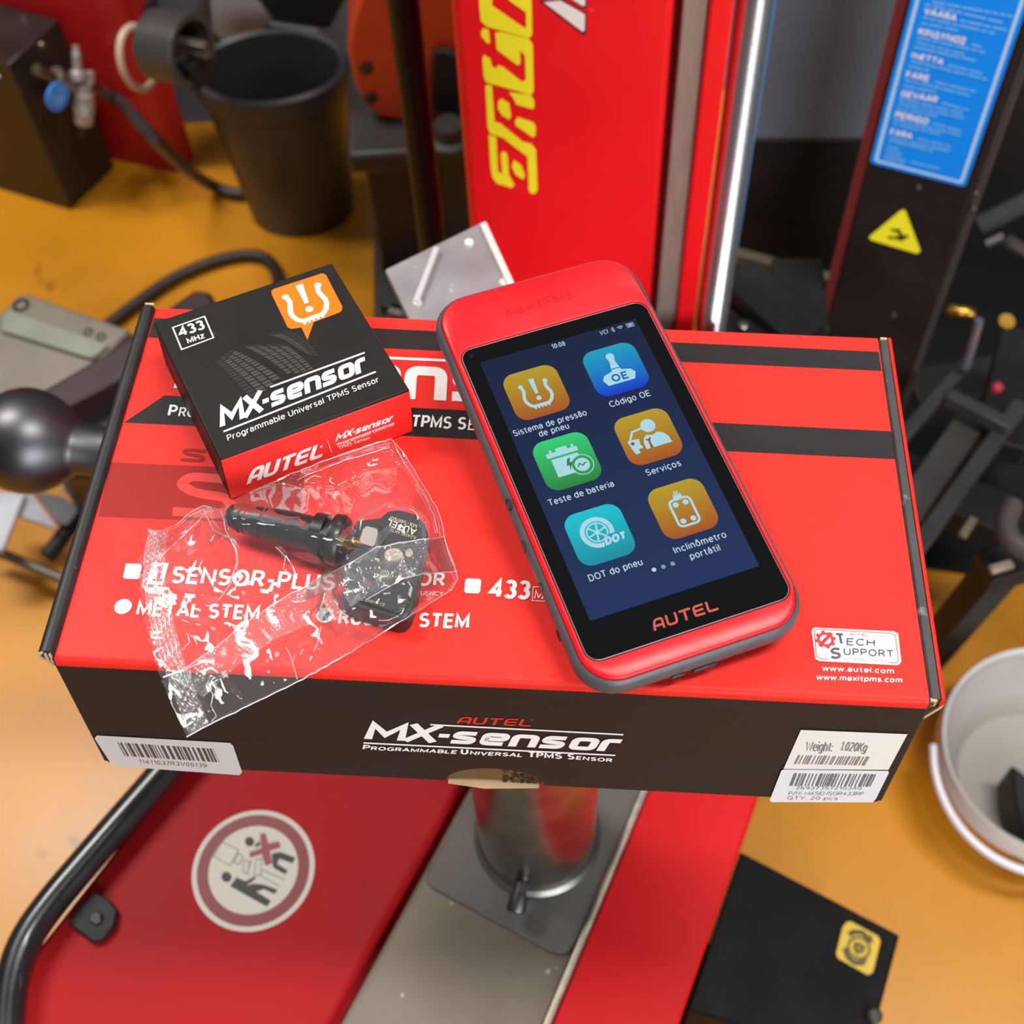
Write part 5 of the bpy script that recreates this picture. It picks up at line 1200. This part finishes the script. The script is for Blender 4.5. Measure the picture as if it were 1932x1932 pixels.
Sheet(PD).glyphs(logo_autel(), (.0213, -.0118), (.0478, -.0118), (.0219, -.0072), .20, pixels=False).build('maker_name', mat('orange_red_print', '#9c3320', .4), glass, .0001)
Sheet(PD).text('MaxiTPMS', (955, 598), (1082, 561), (951, 582), .0).build('embossed_name', mat('embossed_red', '#d81a22', .28, coat=.4), face, .0008)
Sheet(PD).ell((-.0022, .1292), .0010, .0010, 16).build('camera_dot', mat('dark_violet_lens', '#2a0d24', .1), glass, .0001)
# round rubber feet recesses along the left flank, sockets on the lower end
for p in ((958, 953), (988, 1032), (1020, 1110), (1054, 1199)):
    q = Plane(DEV @ frame(Matrix(((0, 0, -1), (-1, 0, 0), (0, 1, 0))), Vector((dx0 - .0017, 0, 0))))
    c = q.uv(p); MB(q.m).lathe([(-.0012, .0024), (.0001, .0024), (.0001, .0020), (-.0008, .0016)], (c.x, c.y, 0), (0, 0, 1), 18).build('side_plug', mat('plug_dark_plastic', '#2a1c1d', .6, spec=.2), shell)
q = Plane(DEV @ frame(Matrix(((1, 0, 0), (0, 0, -1), (0, 1, 0))), Vector((0, dy0 - .0018, 0))))
for pa, pb, w in (((1267, 1279), (1292, 1272), .0022), ((1308, 1267), (1351, 1254), .0026), ((1386, 1239), (1388, 1238), .0012)):
    a, b = q.uv(pa), q.uv(pb); a.y = b.y = (a.y + b.y) / 2
    MB(q.m).box((a.x, a.y - w / 2, -.002), (b.x, a.y + w / 2, .0003)).build('port_socket', mat('port_dark_plastic', '#2b2b2d', .35), shell, bevel=.0004)

# ================================================================== tire pressure sensor
def ct(p, z):                                  # pixel -> carton coordinates at height z over the lid
    o = CARTON.inverted() @ CAM; d = CARTON.inverted().to_3x3() @ ray(p); return o + d * ((z - o.z) / d.z)
TS = thing('tire_pressure_sensor', 'black tire pressure sensor with rubber valve stem inside the clear bag', 'sensor', CARTON @ Matrix.Translation((.11, .05, .0005)))
M_srub = mat('sensor_rubber', '#1a1a1b', .38, var=.15, scale=90, coat=.1)
M_sbod = mat('sensor_plastic', '#1d1c1d', .42, var=.08, scale=120, bump=.06, bscale=1500)
va, vb_ = ct((427, 970), .0112), ct((650, 1022), .0112)
vd = (vb_ - va); vl = vd.length; k = vl / .051
stem = MB(CARTON).lathe([(0, .001), (.0006, .0030), (.0020, .0046), (.005, .0056), (.016, .0066), (.0162, .0062), (.0168, .0062), (.017, .0068), (.030, .0074), (.0375, .0072), (.0378, .0092), (.0425, .0094), (.0430, .0076), (.0455, .0076), (.0458, .0104), (.0490, .0107), (.0505, .0098), (.051, .0050)], va, vd, 40)
stem = stem.build('valve_stem', M_srub, TS, smooth=40)
for z in (.006, .0085, .011): MB(CARTON).lathe([(z, .0050), (z + .0004, .0062), (z + .0010, .0062), (z + .0014, .0050)], va, vd, 32, cap=False).build('stem_ridge', M_srub, stem)
MB(CARTON).lathe([(vl * .985, .0030), (vl * .985 + .009, .0030)], va, vd, 24).build('brass_neck', M_brass, TS)
bp = [(668, 992), (690, 980), (716, 977), (730, 965), (755, 961), (785, 970), (802, 988), (808, 1010), (801, 1042), (792, 1082), (787, 1120), (774, 1156), (766, 1165), (752, 1168), (735, 1164), (672, 1145), (650, 1134), (645, 1124), (650, 1105), (658, 1070), (657, 1030)]
def cprism(px, z1, z0): return MB(CARTON).prism([ct(p, z1) for p in px], (0, 0, z0 - z1))
body = cprism(bp, .0105, .0006).build('sensor_body', M_sbod, TS, bevel=.0018, seg=3)
cprism([(686, 978), (722, 992), (712, 1042), (662, 1028), (656, 1018), (672, 982)], .0138, .0100).build('stem_block', M_sbod, TS, bevel=.0010, seg=2)
nutp = [(691, 992), (712, 997), (714, 1004), (708, 1026), (702, 1031), (682, 1025), (677, 1020), (684, 998)]
cprism(nutp, .0142, .0136).build('steel_nut', mat('satin_nickel', '#b5aea4', .4, metal=.7), TS, bevel=.0003)
cprism([(688, 1106), (706, 1084), (780, 1092), (776, 1122), (764, 1150), (745, 1154), (680, 1134), (672, 1124)], .0122, .0100).build('battery_hump', M_sbod, TS, bevel=.0018, seg=3)
PSB = Plane(CARTON @ Matrix.Translation((0, 0, .0105)))
s_ = Sheet(PSB)
s_.text('AUTEL', (787, 999), (733, 980), (782, 1011), .012).text('MX-Sensor', (788, 990), (735, 974), (786, 998), -.005).text('A240BL6K1V', (786, 1013), (737, 997), (784, 1019), -.012)
s_.build('sensor_lettering', mat('cream_ink', '#d9cbb4', .5), body, .0003)
Sheet(PSB).ell(PSB.uv((742, 1048)), .0036, .0034, 20).ell(PSB.uv((772, 1044)), .0015, .0021, 14).build('pale_patch', mat('speckled_glue', '#a2947c', .6, var=.3, scale=900), body, .0003)
s_ = Sheet(PSB); c = PSB.uv((727, 1088)); s_.ell(c, .0018, .0019, 6, hole=.78); s_.ell(c, .0008, .0011, 12, hole=.6); s_.text('FCC 2ABVH CE', (672, 1135), (726, 1150), (674, 1130), .0)
s_.build('sensor_marks', mat('dim_cream_ink', '#b5a88c', .5), body, .0022)

# ================================================================== clear plastic bag around it
BG = thing('plastic_bag', 'crumpled clear plastic bag with sealed serrated edge holding the sensor', 'bag', CARTON @ Matrix.Translation((.09, .04, .001)))
outl = [(738, 826), (758, 850), (780, 885), (802, 922), (822, 955), (834, 985), (837, 1012), (848, 1045), (858, 1070), (864, 1092), (852, 1113), (820, 1133), (772, 1163), (700, 1207), (640, 1243), (560, 1287), (480, 1326), (420, 1355), (393, 1368)]
n = 17
for i in range(n):                             # serrated end
    t = i / (n - 1); a = bez((352, 1390), (268, 1215), (264, 1070), t); b = bez((346, 1372), (259, 1205), (263, 1060), t)
    outl.append(a); outl.append((b[0] - 4.5, b[1] - 6))
outl += [(270, 1045), (275, 1020), (278, 996), (300, 1004), (332, 990), (358, 967), (385, 954), (412, 960), (424, 950), (450, 938), (500, 915), (560, 890), (630, 864), (695, 840)]
def sseg(p, a, b):
    a, b, p = Vector(a), Vector(b), Vector(p); t = max(0, min(1, (p - a).dot(b - a) / (b - a).length_squared)); return (p - a.lerp(b, t)).length
def inside(p, poly):
    r = False; j = len(poly) - 1
    for i in range(len(poly)):
        a, b = poly[i], poly[j]
        if (a[1] > p[1]) != (b[1] > p[1]) and p[0] < (b[0] - a[0]) * (p[1] - a[1]) / (b[1] - a[1]) + a[0]: r = not r
        j = i
    return r
def film_h(p):
    h = .0022
    d = sseg(p, (445, 975), (640, 1018)); h = max(h, .0022 + .0175 * math.exp(-(d / 62) ** 2))
    d = max(0, sseg(p, (735, 1010), (715, 1110)) - 55); h = max(h, .0022 + .0150 * math.exp(-(d / 55) ** 2))
    d = max(0, sseg(p, (560, 890), (730, 845)) - 6); h = max(h, .0022 + .005 * math.exp(-(d / 30) ** 2))
    d = sseg(p, (380, 962), (345, 1010)); h = max(h, .0022 + .011 * math.exp(-(d / 32) ** 2))
    v = Vector((p[0] / 62, p[1] / 62, 2.3))
    rd = (1 - abs(noise.noise(v))) ** 3; rd2 = (1 - abs(noise.noise(v * 2.3 + Vector((5, 1, 0))))) ** 4
    e = min(sseg(p, outl[i], outl[(i + 1) % len(outl)]) for i in range(0, len(outl)))
    k = min(1, e / 22)
    return h + k * (.0018 * rd + .0005 * rd2 - .0006)
pts = [Vector(p) for p in outl]; ne = len(pts)
edges = [(i, (i + 1) % ne) for i in range(ne)]
st = 8.0; yy = 830.0; row = 0
while yy < 1390:
    xx = 262.0 + (row % 2) * st / 2
    while xx < 866:
        p = (xx, yy)
        if inside(p, outl) and min(sseg(p, outl[i], outl[(i + 1) % ne]) for i in range(ne)) > 3.5: pts.append(Vector(p))
        xx += st
    yy += st * .87; row += 1
V, E_, Fc, *_ = delaunay_2d_cdt(pts, edges, [], 1, 1e-4)
hh = [film_h(p) for p in V]
front = MB(CARTON).add([ct(p, h) for p, h in zip(V, hh)], Fc)
film = front.build('front_film', mat_film('clear_film', .028, .07, .05, 60.0, .36), BG, smooth=0)
film.data.polygons.foreach_set('use_smooth', [True] * len(film.data.polygons))
bk = MB(CARTON).add([ct(p, .0008 if i < ne else .0006) for i, p in enumerate(V)], Fc).build('back_film', mat_film('clear_back_film', .012, .12, .0, 40.0, .3), BG, smooth=0)
# knurled lap seam across the bag
up = [(838, 1014), (780, 1020), (712, 1032), (650, 1068), (600, 1093), (540, 1125), (480, 1163), (410, 1218), (346, 1262), (318, 1276)]
dn = [(862, 1080), (800, 1082), (740, 1100), (682, 1132), (640, 1156), (575, 1182), (520, 1206), (455, 1250), (400, 1300), (384, 1316)]
def along(pl, t):
    x = t * (len(pl) - 1); i = min(int(x), len(pl) - 2); f = x - i; return Vector(pl[i]).lerp(Vector(pl[i + 1]), f)
def strip(name, A, B, ns, nt, hf, material):
    vs = []; fs = []
    for i in range(ns + 1):
        for j in range(nt + 1):
            p = along(A, i / ns).lerp(along(B, i / ns), j / nt); vs.append(ct(p, hf(p, i, j)))
    for i in range(ns):
        for j in range(nt):
            a = i * (nt + 1) + j; fs.append((a, a + 1, a + nt + 2, a + nt + 1))
    o = MB(CARTON).add(vs, fs).build(name, material, BG, smooth=0)
    o.data.polygons.foreach_set('use_smooth', [True] * len(o.data.polygons)); return o
M_seam = mat_film('knurled_film', .055, .14, .0, 10, .5)
strip('lap_seam', up, dn, 240, 28, lambda p, i, j: film_h(p) + .0010 + .00032 * ((i % 3 == 0) and (j % 3 == 1 + (i // 3) % 2)), M_seam)
s1_ = [(318, 1000), (312, 1045), (312, 1100), (326, 1165), (346, 1240), (372, 1310), (395, 1366)]
s0_ = [(280, 1000), (270, 1045), (268, 1095), (279, 1165), (302, 1245), (334, 1330), (356, 1386)]
strip('end_seal', s0_, s1_, 130, 20, lambda p, i, j: .0034 + .0004 * (1 if j % 4 in (1, 2) else 0) + .0003 * ((i // 2 * 5 + j * 3) % 7 == 0), M_seam)
# creases and cut edges of the film, whitish tubes put in as their highlights
M_crease = mat_film('crease_highlight', .30, .12, 0, 10, 3.0)
creases = [
    [(278, 997), (300, 1004), (332, 990), (358, 967), (385, 954), (412, 961)],
    [(398, 957), (372, 985), (335, 1020), (302, 1052), (286, 1066)],
    [(384, 960), (402, 1000), (440, 1020), (448, 1045), (446, 1075)],
    [(418, 965), (425, 1000), (445, 1035), (446, 1060), (437, 1100), (412, 1132)],
    [(738, 828), (758, 850), (780, 885), (802, 922), (822, 955), (834, 985), (837, 1012), (848, 1045), (858, 1070), (864, 1092), (852, 1113)],
    [(742, 832), (756, 862), (775, 892), (800, 935), (818, 972), (826, 1005)],
    [(738, 828), (690, 842), (620, 866), (540, 898), (470, 930)],
    [(735, 845), (650, 868), (560, 905)],
    [(838, 1013), (780, 1020), (712, 1032), (650, 1068), (600, 1093), (540, 1125), (480, 1163), (410, 1218), (346, 1262)],
    [(862, 1078), (800, 1082), (760, 1092), (726, 1112), (690, 1132)],
    [(852, 1113), (800, 1145), (740, 1182), (700, 1207), (640, 1243), (560, 1287), (480, 1326), (420, 1355), (393, 1368), (352, 1390)],
    [(308, 1278), (350, 1262), (392, 1246)],
    [(345, 1226), (358, 1212), (353, 1196), (366, 1203), (372, 1218)],
    [(520, 1032), (538, 1050), (534, 1072), (560, 1090), (552, 1070), (540, 1048)],
    [(600, 1092), (612, 1120), (604, 1150), (620, 1172)],
    [(540, 1220), (552, 1245), (560, 1282)], [(606, 1180), (600, 1210), (592, 1228)],
    [(390, 1290), (402, 1310), (398, 1332), (408, 1352), (398, 1362)]]
for c in creases:
    dense = []
    for a, b in zip(c, c[1:]):
        m = max(1, int((Vector(b) - Vector(a)).length / 12))
        dense += [Vector(a).lerp(Vector(b), i / m) for i in range(m)]
    dense.append(Vector(c[-1]))
    MB(CARTON).tube([ct((p[0] + random.uniform(-1, 1), p[1] + random.uniform(-1, 1)), film_h(p) + .0012) for p in dense], .00022, 6).build('fold_highlight', M_crease, BG)
